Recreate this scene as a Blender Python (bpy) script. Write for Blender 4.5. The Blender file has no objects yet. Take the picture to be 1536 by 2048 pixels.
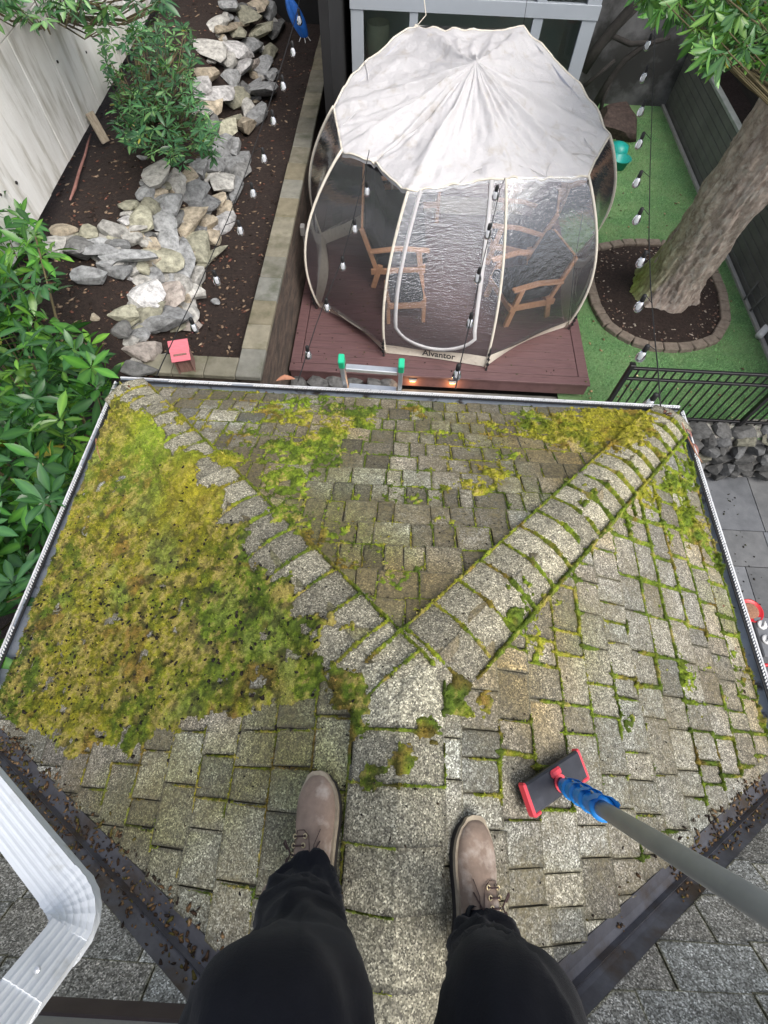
import bpy, bmesh, math, random
import numpy as np
from mathutils import Vector, Matrix, Euler
random.seed(7); rng = np.random.default_rng(7)
S = bpy.context.scene; C = S.collection; R_ = math.radians

# ------------------------------------------------------------------ camera
CAMZ = 5.3
F_PX = 987.19; CX, CY = 768.0, 1024.0
def _basis():
    n = np.array([745 - CX, 1540 - CY, F_PX]); n /= np.linalg.norm(n)
    y = np.array([872 - CX, -860 - CY, F_PX]); y /= np.linalg.norm(y)
    z = -n; y = y - z * np.dot(y, z); y /= np.linalg.norm(y)
    return np.array([np.cross(y, z), y, z])
RM = _basis()
cam = bpy.data.cameras.new('camera'); co = bpy.data.objects.new('camera', cam); C.objects.link(co)
ax = RM @ np.array([1, 0, 0]); ay = RM @ np.array([0, -1, 0]); az = RM @ np.array([0, 0, -1])
co.matrix_world = Matrix(((ax[0], ay[0], az[0], 0), (ax[1], ay[1], az[1], 0), (ax[2], ay[2], az[2], CAMZ), (0, 0, 0, 1)))
cam.sensor_fit = 'VERTICAL'; cam.sensor_height = 36.0; cam.lens = F_PX / 2048 * 36.0
cam.clip_start = 0.02; cam.clip_end = 500
S.camera = co
# ------------------------------------------------------------------ sky, sun, exposure
W = bpy.data.worlds.new('World'); S.world = W; W.use_nodes = True
wn = W.node_tree; bg = wn.nodes['Background']
sky = wn.nodes.new('ShaderNodeTexSky'); sky.sky_type = 'NISHITA'; sky.sun_disc = False
SUN_EL, SUN_AZ = 55, 138
sky.sun_elevation = R_(SUN_EL); sky.sun_rotation = R_(SUN_AZ); sky.air_density = 1.0; sky.dust_density = 4.0; sky.ozone_density = 1.0
hs = wn.nodes.new('ShaderNodeHueSaturation'); hs.inputs['Saturation'].default_value = 0.55
wn.links.new(sky.outputs[0], hs.inputs['Color']); wn.links.new(hs.outputs[0], bg.inputs[0]); bg.inputs[1].default_value = 0.15
sl = bpy.data.lights.new('sun', 'SUN'); sl.energy = 1.25; sl.angle = R_(40); sl.color = (1, .97, .93)
so = bpy.data.objects.new('sun', sl); C.objects.link(so)
a_, e_ = R_(SUN_AZ), R_(SUN_EL)
sd = Vector((math.sin(a_) * math.cos(e_), math.cos(a_) * math.cos(e_), math.sin(e_)))
so.rotation_euler = sd.to_track_quat('Z', 'Y').to_euler()
S.view_settings.view_transform = 'Standard'; S.view_settings.look = 'None'; S.view_settings.exposure = 0.68; S.view_settings.gamma = 1

# ------------------------------------------------------------------ helpers
def at(px, py, z):
    r = RM @ np.array([px - CX, py - CY, F_PX]); r = r * ((z - CAMZ) / r[2]); return Vector((r[0], r[1], z))
def depth(v): return float(RM[:, 2] @ np.array([v[0], v[1], v[2] - CAMZ]))
def tag(o, label=None, cat=None, group=None, kind=None):
    for k, v in (('label', label), ('category', cat), ('group', group), ('kind', kind)):
        if v: o[k] = v
    return o
def empty(name, loc=(0, 0, 0), label=None, cat=None, group=None):
    o = bpy.data.objects.new(name, None); o.location = loc; o.empty_display_size = .1; C.objects.link(o)
    return tag(o, label, cat, group)
def mobj(name, verts, faces, m=None, parent=None, smooth=False):
    me = bpy.data.meshes.new(name)
    me.from_pydata([tuple(v) for v in verts], [], [tuple(f) for f in faces]); me.update()
    if m: me.materials.append(m)
    if smooth: me.shade_smooth()
    o = bpy.data.objects.new(name, me); C.objects.link(o)
    if parent:
        o.parent = parent; o.matrix_parent_inverse = Matrix.Translation(-Vector(parent.location))
    return o
def quads(name, V, F, m, parent=None, smooth=False, col=None):
    me = bpy.data.meshes.new(name); V = np.asarray(V, dtype=np.float32); F = np.asarray(F, dtype=np.int32); k = F.shape[1]
    me.vertices.add(len(V)); me.vertices.foreach_set('co', V.ravel())
    me.loops.add(F.size); me.loops.foreach_set('vertex_index', F.ravel())
    me.polygons.add(len(F)); me.polygons.foreach_set('loop_start', np.arange(0, F.size, k, dtype=np.int32))
    me.polygons.foreach_set('loop_total', np.full(len(F), k, dtype=np.int32))
    me.update(calc_edges=True)
    if smooth: me.polygons.foreach_set('use_smooth', np.ones(len(F), dtype=bool))
    if col is not None:
        at_ = me.color_attributes.new('tint', 'FLOAT_COLOR', 'POINT')
        c4 = np.ones((len(V), 4), dtype=np.float32); c4[:, :3] = col; at_.data.foreach_set('color', c4.ravel())
    me.materials.append(m); o = bpy.data.objects.new(name, me); C.objects.link(o)
    if parent: o.parent = parent; o.matrix_parent_inverse = Matrix.Translation(-Vector(parent.location))
    return o
class MB:
    def __init__(s): s.v = []; s.f = []; s.c = []
    def add(s, V, F, col=None):
        b = len(s.v); s.v += [tuple(v) for v in V]; s.f += [tuple(i + b for i in f) for f in F]
        if col is not None: s.c += [col] * len(V)
        return s
    def box(s, c, d, rot=None, M=None, ch=0):
        x, y, z = d[0] / 2, d[1] / 2, d[2] / 2
        if ch:
            V = []
            for sx in (-1, 1):
                for sy in (-1, 1):
                    for sz in (-1, 1):
                        V += [(sx * (x - ch), sy * (y - ch), sz * z), (sx * (x - ch), sy * y, sz * (z - ch)), (sx * x, sy * (y - ch), sz * (z - ch))]
            bm = bmesh.new()
            for v in V: bm.verts.new(v)
            r = bmesh.ops.convex_hull(bm, input=bm.verts); bm.verts.index_update()
            F = [[v.index for v in f.verts] for f in bm.faces]; V = [v.co.copy() for v in bm.verts]; bm.free()
        else:
            V = [Vector((a * x, b * y, e * z)) for a in (-1, 1) for b in (-1, 1) for e in (-1, 1)]
            F = [(0, 1, 3, 2), (4, 6, 7, 5), (0, 4, 5, 1), (2, 3, 7, 6), (0, 2, 6, 4), (1, 5, 7, 3)]
        T = M if M is not None else Matrix.Translation(c) @ (Euler(rot).to_matrix().to_4x4() if rot else Matrix.Identity(4))
        return s.add([T @ Vector(v) for v in V], F)
    def bar(s, a, b, w, h=None, up=(0, 0, 1), ch=0):
        a, b = Vector(a), Vector(b); d = b - a; L = d.length; x = d.normalized(); u = Vector(up)
        if abs(x.dot(u)) > .98: u = Vector((0, 1, 0))
        y = u.cross(x).normalized(); z = x.cross(y); c = (a + b) / 2
        M = Matrix(((x[0], y[0], z[0], c[0]), (x[1], y[1], z[1], c[1]), (x[2], y[2], z[2], c[2]), (0, 0, 0, 1)))
        return s.box(c, (L, w, h or w), M=M, ch=ch)
    def tube(s, pts, r, n=8, cap=True):
        pts = [Vector(p) for p in pts]; N = len(pts); rr = r if isinstance(r, (list, tuple)) else [r] * N
        V = []; F = []; u0 = None
        for i, p in enumerate(pts):
            d = (pts[min(i + 1, N - 1)] - pts[max(i - 1, 0)]).normalized()
            if u0 is None:
                u0 = d.orthogonal().normalized()
            u0 = (u0 - d * u0.dot(d)).normalized(); w0 = d.cross(u0)
            for k in range(n):
                a = 2 * math.pi * k / n; V.append(p + (u0 * math.cos(a) + w0 * math.sin(a)) * rr[i])
        for i in range(N - 1):
            for k in range(n):
                F.append((i * n + k, i * n + (k + 1) % n, (i + 1) * n + (k + 1) % n, (i + 1) * n + k))
        if cap: F.append(tuple(range(n - 1, -1, -1))); F.append(tuple(range((N - 1) * n, N * n)))
        return s.add(V, F)
    def lathe(s, c, prof, n=16, M=None):
        V = []; F = []; c = Vector(c)
        for r, z in prof:
            for k in range(n):
                a = 2 * math.pi * k / n; v = Vector((r * math.cos(a), r * math.sin(a), z)); V.append(c + (M @ v if M else v))
        for i in range(len(prof) - 1):
            for k in range(n): F.append((i * n + k, i * n + (k + 1) % n, (i + 1) * n + (k + 1) % n, (i + 1) * n + k))
        F.append(tuple(range(n - 1, -1, -1))); F.append(tuple(range((len(prof) - 1) * n, len(prof) * n)))
        return s.add(V, F)
    def build(s, name, m, parent=None, smooth=False):
        o = mobj(name, s.v, s.f, m, parent, smooth)
        if s.c:
            a = o.data.color_attributes.new('tint', 'FLOAT_COLOR', 'POINT')
            arr = np.ones((len(s.v), 4), dtype=np.float32); arr[:, :3] = np.array(s.c); a.data.foreach_set('color', arr.ravel())
        return o
# value noise
def vnoise(x, y, seed=0):
    x = np.asarray(x, dtype=np.float64); y = np.asarray(y, dtype=np.float64)
    xi = np.floor(x).astype(np.int64); yi = np.floor(y).astype(np.int64); fx = x - xi; fy = y - yi
    fx = fx * fx * (3 - 2 * fx); fy = fy * fy * (3 - 2 * fy)
    def h(a, b):
        n = (a * 374761393 + b * 668265263 + seed * 1442695041) & 0xffffffff
        n = ((n ^ (n >> 13)) * 1274126177) & 0xffffffff
        return ((n ^ (n >> 16)) & 0xffff) / 65535.0
    return (h(xi, yi) * (1 - fx) + h(xi + 1, yi) * fx) * (1 - fy) + (h(xi, yi + 1) * (1 - fx) + h(xi + 1, yi + 1) * fx) * fy
def fbm(x, y, sc, seed=0, o=4):
    t = 0; a = .5; tot = 0
    for i in range(o): t = t + a * vnoise(np.asarray(x) * sc, np.asarray(y) * sc, seed + i * 17); tot += a; a *= .55; sc *= 2.03
    return t / tot
def sstep(a, b, v): t = np.clip((v - a) / (b - a), 0, 1); return t * t * (3 - 2 * t)

# ------------------------------------------------------------------ materials
def nodes(name):
    m = bpy.data.materials.new(name); m.use_nodes = True; nt = m.node_tree; return m, nt, nt.nodes['Principled BSDF']
def N(nt, t, **kw):
    n = nt.nodes.new(t)
    for k, v in kw.items():
        if k in n.inputs: n.inputs[k].default_value = v
        else: setattr(n, k, v)
    return n
def noise(nt, sc, det=5, rough=.6, co=None, sx=None):
    n = N(nt, 'ShaderNodeTexNoise', Scale=sc, Detail=det, Roughness=rough)
    tc = nt.nodes.get('TC') or N(nt, 'ShaderNodeTexCoord'); tc.name = 'TC'
    src = tc.outputs['Object']
    if sx:
        mp = N(nt, 'ShaderNodeMapping'); mp.inputs['Scale'].default_value = sx; nt.links.new(src, mp.inputs[0]); src = mp.outputs[0]
    nt.links.new(src, n.inputs['Vector']); return n
def ramp(nt, src, stops):
    r = N(nt, 'ShaderNodeValToRGB'); e = r.color_ramp.elements
    while len(e) < len(stops): e.new(.5)
    for i, (p, c) in enumerate(stops):
        e[i].position = p; e[i].color = (*(c if hasattr(c, '__len__') else (c, c, c)), 1)
    nt.links.new(src, r.inputs[0]); return r
def mixc(nt, fac, a, b, mode='MIX'):
    m = N(nt, 'ShaderNodeMix', data_type='RGBA', blend_type=mode)
    if hasattr(fac, 'links'): nt.links.new(fac, m.inputs[0])
    else: m.inputs[0].default_value = fac
    for i, v in ((6, a), (7, b)):
        if hasattr(v, 'links'): nt.links.new(v, m.inputs[i])
        else: m.inputs[i].default_value = (*v, 1)
    return m.outputs[2]
def bumpn(nt, b, h, st, dist=.01, nrm=None):
    bn = N(nt, 'ShaderNodeBump', Strength=st, Distance=dist); nt.links.new(h, bn.inputs['Height'])
    if nrm: nt.links.new(nrm, bn.inputs['Normal'])
    nt.links.new(bn.outputs[0], b.inputs['Normal']); return bn.outputs[0]
def mat(name, c1, c2=None, sc=8, rough=.8, bump=.3, bsc=None, c3=None, sc3=2, t3=(.5, .7), metal=0, stretch=None, dist=.01, tint=False, spec=.5, det=6):
    m, nt, b = nodes(name); c2 = c2 or tuple(x * .7 for x in c1)
    n1 = noise(nt, sc, det, .65, sx=stretch); r = ramp(nt, n1.outputs[0], [(.32, c2), (.68, c1)]); out = r.outputs[0]
    if c3:
        n3 = noise(nt, sc3, 5, .6, sx=stretch); r3 = ramp(nt, n3.outputs[0], [(t3[0], 0), (t3[1], 1)]); out = mixc(nt, r3.outputs[0], out, c3)
    if tint:
        a = N(nt, 'ShaderNodeAttribute', attribute_name='tint'); out = mixc(nt, 1.0, out, a.outputs['Color'], 'MULTIPLY')
    nt.links.new(out, b.inputs['Base Color']); b.inputs['Roughness'].default_value = rough; b.inputs['Metallic'].default_value = metal
    b.inputs['Specular IOR Level'].default_value = spec
    if bump:
        nb = noise(nt, bsc or sc * 3, 6, .7, sx=stretch); bumpn(nt, b, nb.outputs[0], bump, dist)
    return m
def shingle_mat(name, dull, stain=.5):
    m, nt, b = nodes(name)
    tc = N(nt, 'ShaderNodeTexCoord')
    v = N(nt, 'ShaderNodeTexVoronoi', Scale=260.0); nt.links.new(tc.outputs['Object'], v.inputs['Vector'])
    sp = N(nt, 'ShaderNodeSeparateColor'); nt.links.new(v.outputs['Color'], sp.inputs[0])
    g = ramp(nt, sp.outputs[0], [(0, (.06, .057, .05)), (.3, (.145, .14, .122)), (.62, (.25, .243, .218)), (.88, (.39, .38, .35)), (1, (.66, .645, .61))])
    at_ = N(nt, 'ShaderNodeAttribute', attribute_name='tint'); o = mixc(nt, 1.0, g.outputs[0], at_.outputs['Color'], 'MULTIPLY')
    # worn pale patches and brown-olive film
    n1 = noise(nt, 34, 6, .75); r1 = ramp(nt, n1.outputs[0], [(.47, 0), (.62, 1)]); f1 = N(nt, 'ShaderNodeMath', operation='MULTIPLY'); nt.links.new(r1.outputs[0], f1.inputs[0]); f1.inputs[1].default_value = .55
    o = mixc(nt, f1.outputs[0], o, (.055, .05, .042))
    n2 = noise(nt, 3.2, 5, .65); r2 = ramp(nt, n2.outputs[0], [(.40 - .06 * (stain > .7), 0), (.66 - .04 * (stain > .7), 1)]); f2 = N(nt, 'ShaderNodeMath', operation='MULTIPLY'); nt.links.new(r2.outputs[0], f2.inputs[0]); f2.inputs[1].default_value = stain
    n4 = noise(nt, 60, 3, .7); oc = ramp(nt, n4.outputs[0], [(.35, (.055, .045, .025)), (.65, (.19, .155, .07))])
    o = mixc(nt, f2.outputs[0], o, oc.outputs[0])
    nt.links.new(o, b.inputs['Base Color']); b.inputs['Roughness'].default_value = .75
    v2 = N(nt, 'ShaderNodeMath', operation='ADD'); nt.links.new(sp.outputs[1], v2.inputs[0]); nt.links.new(n1.outputs[0], v2.inputs[1])
    bumpn(nt, b, v2.outputs[0], .55, .004)
    return m
M = {}
M['shingle'] = shingle_mat('mossy asphalt shingle', 1, .6)
M['front'] = shingle_mat('brown filmed shingle', 1, .82)
M['cap'] = shingle_mat('cap shingle', 1, .12)
M['clean'] = shingle_mat('clean shingle', 1, .05)
def attr_mat(name, rough=.9, sc=180, bump=.6, amt=(.55, 1.5), sheen=0, spec=.3):
    m, nt, b = nodes(name); a = N(nt, 'ShaderNodeAttribute', attribute_name='tint')
    n1 = noise(nt, sc, 4, .7); r = ramp(nt, n1.outputs[0], [(.3, amt[0]), (.7, amt[1])])
    nt.links.new(mixc(nt, 1.0, a.outputs['Color'], r.outputs[0], 'MULTIPLY'), b.inputs['Base Color'])
    b.inputs['Roughness'].default_value = rough; b.inputs['Specular IOR Level'].default_value = spec
    bumpn(nt, b, n1.outputs[0], bump, .006); return m
M['moss'] = attr_mat('moss')
M['litter'] = attr_mat('litter', sc=60, bump=.3)
M['rock'] = attr_mat('rock', sc=14, bump=1.0, amt=(.45, 1.45), rough=.8)
M['soil'] = mat('dark soil', (.052, .032, .025), (.018, .011, .008), sc=26, rough=.95, bump=1, bsc=70, dist=.04, c3=(.10, .062, .045), sc3=90, t3=(.62, .68))
M['lawn'] = mat('artificial grass', (.18, .34, .14), (.07, .18, .062), sc=30, rough=.9, bump=1, bsc=160, dist=.02, c3=(.19, .31, .13), sc3=1.6, t3=(.42, .62))
M['deck'] = mat('red brown composite deck', (.155, .085, .085), (.105, .055, .055), sc=5, rough=.55, bump=.25, bsc=60, stretch=(1, 12, 1), c3=(.06, .035, .033), sc3=4, t3=(.58, .72))
M['slate'] = mat('slate', (.165, .17, .175), (.10, .105, .11), sc=4, rough=.7, bump=.3, bsc=25, tint=True)
M['paving'] = mat('grey paving', (.17, .165, .15), (.09, .088, .08), sc=4, rough=.8, bump=.3, bsc=25)
M['capstone'] = mat('concrete cap stone', (.25, .235, .185), (.165, .155, .12), sc=7, rough=.85, bump=.4, bsc=60, c3=(.10, .10, .06), sc3=3, t3=(.5, .7), tint=True)
M['planter'] = mat('weathered block wall face', (.17, .125, .095), (.07, .05, .04), sc=9, rough=.9, bump=1, bsc=22, dist=.03, c3=(.06, .05, .04), sc3=5, t3=(.45, .65), stretch=(1, .6, 1.6))
M['concrete'] = mat('board marked concrete', (.86, .85, .82), (.74, .72, .68), sc=3, rough=.85, bump=.5, bsc=40, c3=(.40, .375, .31), sc3=2.6, t3=(.50, .72), stretch=(1, 2.5, .5))
M['footing'] = mat('rough concrete footing', (.45, .42, .37), (.25, .23, .19), sc=7, rough=.9, bump=.9, bsc=25)
M['houseframe'] = mat('grey blue painted frame', (.42, .46, .50), (.38, .42, .46), sc=2, rough=.5, bump=.05)
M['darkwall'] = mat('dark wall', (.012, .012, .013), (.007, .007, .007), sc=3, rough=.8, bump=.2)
M['greywall'] = mat('weathered grey wall', (.13, .13, .135), (.055, .055, .06), sc=2.5, rough=.85, bump=.3, bsc=20, c3=(.03, .03, .03), sc3=1.2, t3=(.5, .62))
M['blackmetal'] = mat('black metal', (.012, .012, .013), (.008, .008, .009), rough=.35, bump=.03)
M['alu'] = mat('gutter aluminium', (.34, .38, .44), (.24, .27, .32), sc=6, rough=.42, bump=.08, c3=(.06, .05, .045), sc3=9, t3=(.56, .66), metal=.25)
M['whitealu'] = mat('white gutter lip', (.74, .76, .78), (.5, .5, .5), sc=12, rough=.5, bump=.1, c3=(.12, .12, .12), sc3=40, t3=(.6, .7))
M['downspout'] = mat('white enamelled downspout', (.72, .75, .77), (.64, .67, .69), sc=5, rough=.38, bump=.05, c3=(.42, .42, .38), sc3=9, t3=(.60, .78))
M['flash'] = mat('dark valley metal', (.135, .135, .15), (.075, .072, .08), sc=9, rough=.45, bump=.2, bsc=30, c3=(.075, .055, .04), sc3=7, t3=(.5, .68), metal=.3)
M['brown'] = mat('dark brown flashing', (.10, .075, .068), (.07, .05, .046), sc=6, rough=.6, bump=.1)
M['trim'] = mat('pale grey trim', (.40, .39, .37), (.33, .32, .30), sc=5, rough=.6, bump=.1)
M['bark'] = mat('bark', (.68, .57, .48), (.27, .205, .165), sc=11, rough=.95, bump=.8, bsc=20, dist=.05, stretch=(1.2, 1.2, .8), c3=(.62, .56, .49), sc3=14, t3=(.50, .64), tint=True, det=10)
M['darkbark'] = mat('dark vine bark', (.03, .027, .025), (.015, .013, .012), sc=9, rough=.95, bump=.6)
M['wood'] = mat('teak', (.66, .36, .20), (.52, .26, .14), sc=4, rough=.55, bump=.1, stretch=(6, 6, 6))
M['cushion'] = mat('charcoal cushion', (.018, .020, .027), (.012, .013, .018), sc=20, rough=.9, bump=.4, bsc=200, c3=(.03, .033, .04), sc3=3, t3=(.5, .7))
M['trouser'] = mat('black cotton trousers', (.0115, .012, .016), (.0075, .008, .011), sc=14, rough=.85, bump=.35, bsc=300, dist=.003, c3=(.015, .016, .021), sc3=5, t3=(.5, .75), spec=.15)
_b = M['trouser'].node_tree.nodes['Principled BSDF']; _b.inputs['Sheen Weight'].default_value = .08; _b.inputs['Sheen Roughness'].default_value = .4
M['shirt'] = mat('grey jacket', (.08, .09, .1), (.06, .07, .08), sc=14, rough=.9, bump=.3)
M['skin'] = mat('skin', (.55, .33, .24), (.48, .27, .19), sc=14, rough=.5, bump=.1)
M['hair'] = mat('brown hair', (.06, .035, .02), (.03, .018, .01), sc=60, rough=.6, bump=.5)
M['suede'] = mat('worn brown suede', (.34, .25, .19), (.20, .145, .11), sc=12, rough=.85, bump=.35, bsc=120, dist=.003, c3=(.45, .38, .32), sc3=13, t3=(.52, .68))
M['welt'] = mat('cream boot welt', (.42, .36, .26), (.27, .22, .16), sc=25, rough=.8, bump=.3)
M['sole'] = mat('dark boot sole', (.045, .04, .037), (.025, .022, .02), sc=25, rough=.8, bump=.3)
M['lace'] = mat('brown lace', (.085, .05, .045), (.05, .03, .027), sc=80, rough=.9, bump=.3)
M['brass'] = mat('brass eyelet', (.75, .62, .38), (.6, .5, .3), sc=30, rough=.3, bump=0, metal=.8)
M['brushblack'] = mat('brush plastic', (.042, .044, .055), (.025, .026, .032), sc=9, rough=.42, bump=.1, c3=(.10, .10, .12), sc3=6, t3=(.5, .75))
M['red'] = mat('coral red rubber', (.80, .075, .10), (.68, .05, .075), sc=9, rough=.5, bump=.05)
M['blue'] = mat('blue plastic', (.015, .27, .72), (.01, .20, .60), sc=14, rough=.45, bump=.1)
M['navy'] = mat('dark blue sleeve', (.015, .07, .20), (.01, .05, .15), sc=14, rough=.5, bump=.1)
M['pole'] = mat('brushed grey pole', (.33, .335, .30), (.27, .275, .25), sc=8, rough=.5, bump=.05, metal=.1)
M['tentwhite'] = mat('soiled white tent fabric', (.74, .725, .73), (.70, .685, .69), sc=3, rough=.6, bump=.6, bsc=9, dist=.05, c3=(.50, .45, .38), sc3=6, t3=(.56, .8))
_m = M['tentwhite']; _nt = _m.node_tree; _b = _nt.nodes['Principled BSDF']; _t = N(_nt, 'ShaderNodeBsdfTranslucent'); _t.inputs[0].default_value = (.75, .74, .72, 1); _x = N(_nt, 'ShaderNodeMixShader', Fac=.25)
_nt.links.new(_b.outputs[0], _x.inputs[1]); _nt.links.new(_t.outputs[0], _x.inputs[2]); _nt.links.new(_x.outputs[0], _nt.nodes['Material Output'].inputs[0])
M['tentcream'] = mat('cream tent binding', (.72, .67, .57), (.60, .55, .46), sc=20, rough=.7, bump=.2, c3=(.33, .27, .2), sc3=15, t3=(.62, .8))
M['ladder'] = mat('aluminium ladder', (.62, .64, .66), (.5, .52, .54), sc=12, rough=.3, bump=.05, metal=.6)
M['greencap'] = mat('green ladder tip', (.01, .50, .26), (.01, .42, .22), rough=.5, bump=.02)
M['pinkroof'] = mat('faded pink paint', (.70, .19, .23), (.58, .14, .17), sc=14, rough=.7, bump=.2, stretch=(1, 8, 1))
M['cedar'] = mat('weathered cedar', (.30, .17, .14), (.18, .10, .08), sc=9, rough=.8, bump=.3, stretch=(6, 6, 1))
M['turq'] = mat('turquoise plastic', (.01, .36, .30), (.008, .26, .23), rough=.4, bump=.02)
M['bluecloth'] = mat('blue umbrella cloth', (.012, .13, .50), (.008, .08, .34), sc=8, rough=.7, bump=.2)
M['cable'] = mat('black cable', (.015, .015, .016), (.01, .01, .01), rough=.6, bump=0)
M['cream'] = mat('cream shade', (.62, .60, .46), (.55, .53, .40), rough=.8, bump=.05)
M['cabinet'] = mat('brown cabinet', (.22, .16, .15), (.15, .11, .10), rough=.6, bump=.05)
M['dryleaf'] = mat('dry leaf', (.50, .24, .14), (.33, .14, .08), sc=30, rough=.7, bump=.3)
M['mortar'] = mat('mortar', (.42, .40, .36), (.10, .09, .08), sc=12, rough=.95, bump=.6)
M['siding'] = mat('grey ribbed panel', (.15, .15, .14), (.10, .10, .095), sc=3, rough=.7, bump=.1)
M['railpaint'] = mat('pale rail', (.33, .35, .33), (.22, .24, .22), sc=6, rough=.6, bump=.1)
M['pvc'] = mat('white pvc', (.75, .75, .74), (.65, .65, .64), rough=.4, bump=.02)
M['steel'] = mat('grey grill lid', (.20, .205, .215), (.16, .165, .17), sc=3, rough=.35, bump=.03, metal=.4)
M['redenamel'] = mat('red enamel', (.60, .02, .03), (.5, .015, .02), rough=.3, bump=0)
M['food'] = mat('brown nut filling', (.42, .22, .13), (.22, .10, .06), sc=60, rough=.8, bump=.8)
M['stem'] = mat('green brown stem', (.16, .13, .06), (.09, .07, .035), rough=.8, bump=.2)
M['root'] = mat('reddish root', (.36, .18, .15), (.22, .10, .08), sc=9, rough=.85, bump=.5)
M['ink'] = mat('dark print', (.03, .03, .03), (.03, .03, .03), rough=.8, bump=0)
M['wornink'] = M['ink']
def leafmat(name, top, vein, rough=.3, var=.5):
    m, nt, b = nodes(name); a = N(nt, 'ShaderNodeAttribute', attribute_name='tint')
    nt.links.new(a.outputs['Color'], b.inputs['Base Color']); b.inputs['Roughness'].default_value = rough
    b.inputs['Subsurface Weight'].default_value = 0; b.inputs['Specular IOR Level'].default_value = .45
    tr = N(nt, 'ShaderNodeBsdfTranslucent'); mx = N(nt, 'ShaderNodeMixShader', Fac=.22)
    nt.links.new(mixc(nt, 1, a.outputs['Color'], (1.6, 2.0, .5), 'MULTIPLY'), tr.inputs[0])
    nt.links.new(b.outputs[0], mx.inputs[1]); nt.links.new(tr.outputs[0], mx.inputs[2]); nt.links.new(mx.outputs[0], nt.nodes['Material Output'].inputs[0])
    return m
M['room'] = mat('pale green room wall', (.75, .78, .72), (.7, .73, .68), sc=2, bump=.05)
M['leaf'] = leafmat('glossy leaf', None, None, .27)
def film_mat(name, haze, gl, bsc, stretch, st, bs):
    m, nt, b = nodes(name); nt.nodes.remove(b)
    t = N(nt, 'ShaderNodeBsdfTransparent'); t.inputs[0].default_value = (.97, .975, .98, 1)
    g = N(nt, 'ShaderNodeBsdfGlossy', Roughness=.06); g.inputs[0].default_value = (.9, .93, 1, 1)
    d = N(nt, 'ShaderNodeBsdfDiffuse'); d.inputs[0].default_value = (.72, .74, .76, 1)
    n1 = noise(nt, bsc, 5, .6, sx=stretch); bn = N(nt, 'ShaderNodeBump', Strength=st, Distance=.03); nt.links.new(n1.outputs[0], bn.inputs['Height']); nt.links.new(bn.outputs[0], g.inputs['Normal'])
    fr = N(nt, 'ShaderNodeFresnel', IOR=1.5); nt.links.new(bn.outputs[0], fr.inputs['Normal'])
    mm = N(nt, 'ShaderNodeMath', operation='MULTIPLY_ADD'); nt.links.new(fr.outputs[0], mm.inputs[0]); mm.inputs[1].default_value = gl; mm.inputs[2].default_value = bs - .04 * gl + .02; mm.use_clamp = True
    m1 = N(nt, 'ShaderNodeMixShader', Fac=haze); nt.links.new(t.outputs[0], m1.inputs[1]); nt.links.new(d.outputs[0], m1.inputs[2])
    m2 = N(nt, 'ShaderNodeMixShader'); nt.links.new(mm.outputs[0], m2.inputs[0]); nt.links.new(m1.outputs[0], m2.inputs[1]); nt.links.new(g.outputs[0], m2.inputs[2])
    nt.links.new(m2.outputs[0], nt.nodes['Material Output'].inputs[0]); return m
M['film'] = film_mat('clear tent film', .04, 1.4, 7, (1, 1, 2.0), .12, .05)
M['filmglare'] = film_mat('rippled clear side film', .04, 2.2, 12, (1, 1, 1.6), .33, .09)
M['filmdoor'] = film_mat('rippled clear door film', .035, 2.0, 11, (1.0, 1.0, 4.5), .5, .105)
M['bulbglass'] = film_mat('bulb glass', .62, 2.5, 5, (1, 1, 1), .0, .05)
def glassmat():
    m, nt, b = nodes('dark window glass'); nt.nodes.remove(b)
    t = N(nt, 'ShaderNodeBsdfTransparent'); t.inputs[0].default_value = (.85, .9, .88, 1); g = N(nt, 'ShaderNodeBsdfGlossy', Roughness=.02)
    fr = N(nt, 'ShaderNodeFresnel', IOR=1.5); m2 = N(nt, 'ShaderNodeMixShader'); nt.links.new(fr.outputs[0], m2.inputs[0]); nt.links.new(t.outputs[0], m2.inputs[1]); nt.links.new(g.outputs[0], m2.inputs[2])
    nt.links.new(m2.outputs[0], nt.nodes['Material Output'].inputs[0]); return m
M['glass'] = glassmat()
def lampmat():
    m, nt, b = nodes('warm step light'); b.inputs['Base Color'].default_value = (.9, .6, .3, 1); b.inputs['Emission Color'].default_value = (1, .5, .16, 1); b.inputs['Emission Strength'].default_value = 2.5; return m
M['lamp'] = lampmat()

# ------------------------------------------------------------------ the roof surface (closed form)
XR = .072; ZR = 3.74
XL, XRt, YF, ZE = -1.79, 1.875, 2.175, 2.74
sL = (ZR - ZE) / (XR - XL); sRt = (ZR - ZE) / (XRt - XR); YA = .21; sF = (ZR - ZE) / (YF - YA); sM = 1.28; YM = .045
YW = -.575
def zL(x, y): return ZR - sL * (XR - x)
def zR(x, y): return ZR - sRt * (x - XR)
def zF(x, y): return ZR - sF * (y - YA)
def zM(x, y): return ZE + sM * (YM - y)
def zsmall(x, y): return np.minimum(np.minimum(zL(x, y), zR(x, y)), zF(x, y))
def zroof(x, y): return np.maximum(zsmall(x, y), zM(x, y))
def onroof(px, py):
    z = 3.3
    for i in range(40):
        p = at(px, py, z); zz = float(zroof(p.x, p.y)); z += .5 * (zz - z)
    return at(px, py, z)
def clip(poly, hp):
    a, b, c = hp; out = []          # keep a*x+b*y+c >= 0
    n = len(poly)
    for i in range(n):
        p, q = poly[i], poly[(i + 1) % n]; dp = a * p[0] + b * p[1] + c; dq = a * q[0] + b * q[1] + c
        if dp >= 0: out.append(p)
        if (dp >= 0) != (dq >= 0):
            t = dp / (dp - dq); out.append((p[0] + t * (q[0] - p[0]), p[1] + t * (q[1] - p[1])))
    return out
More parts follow.
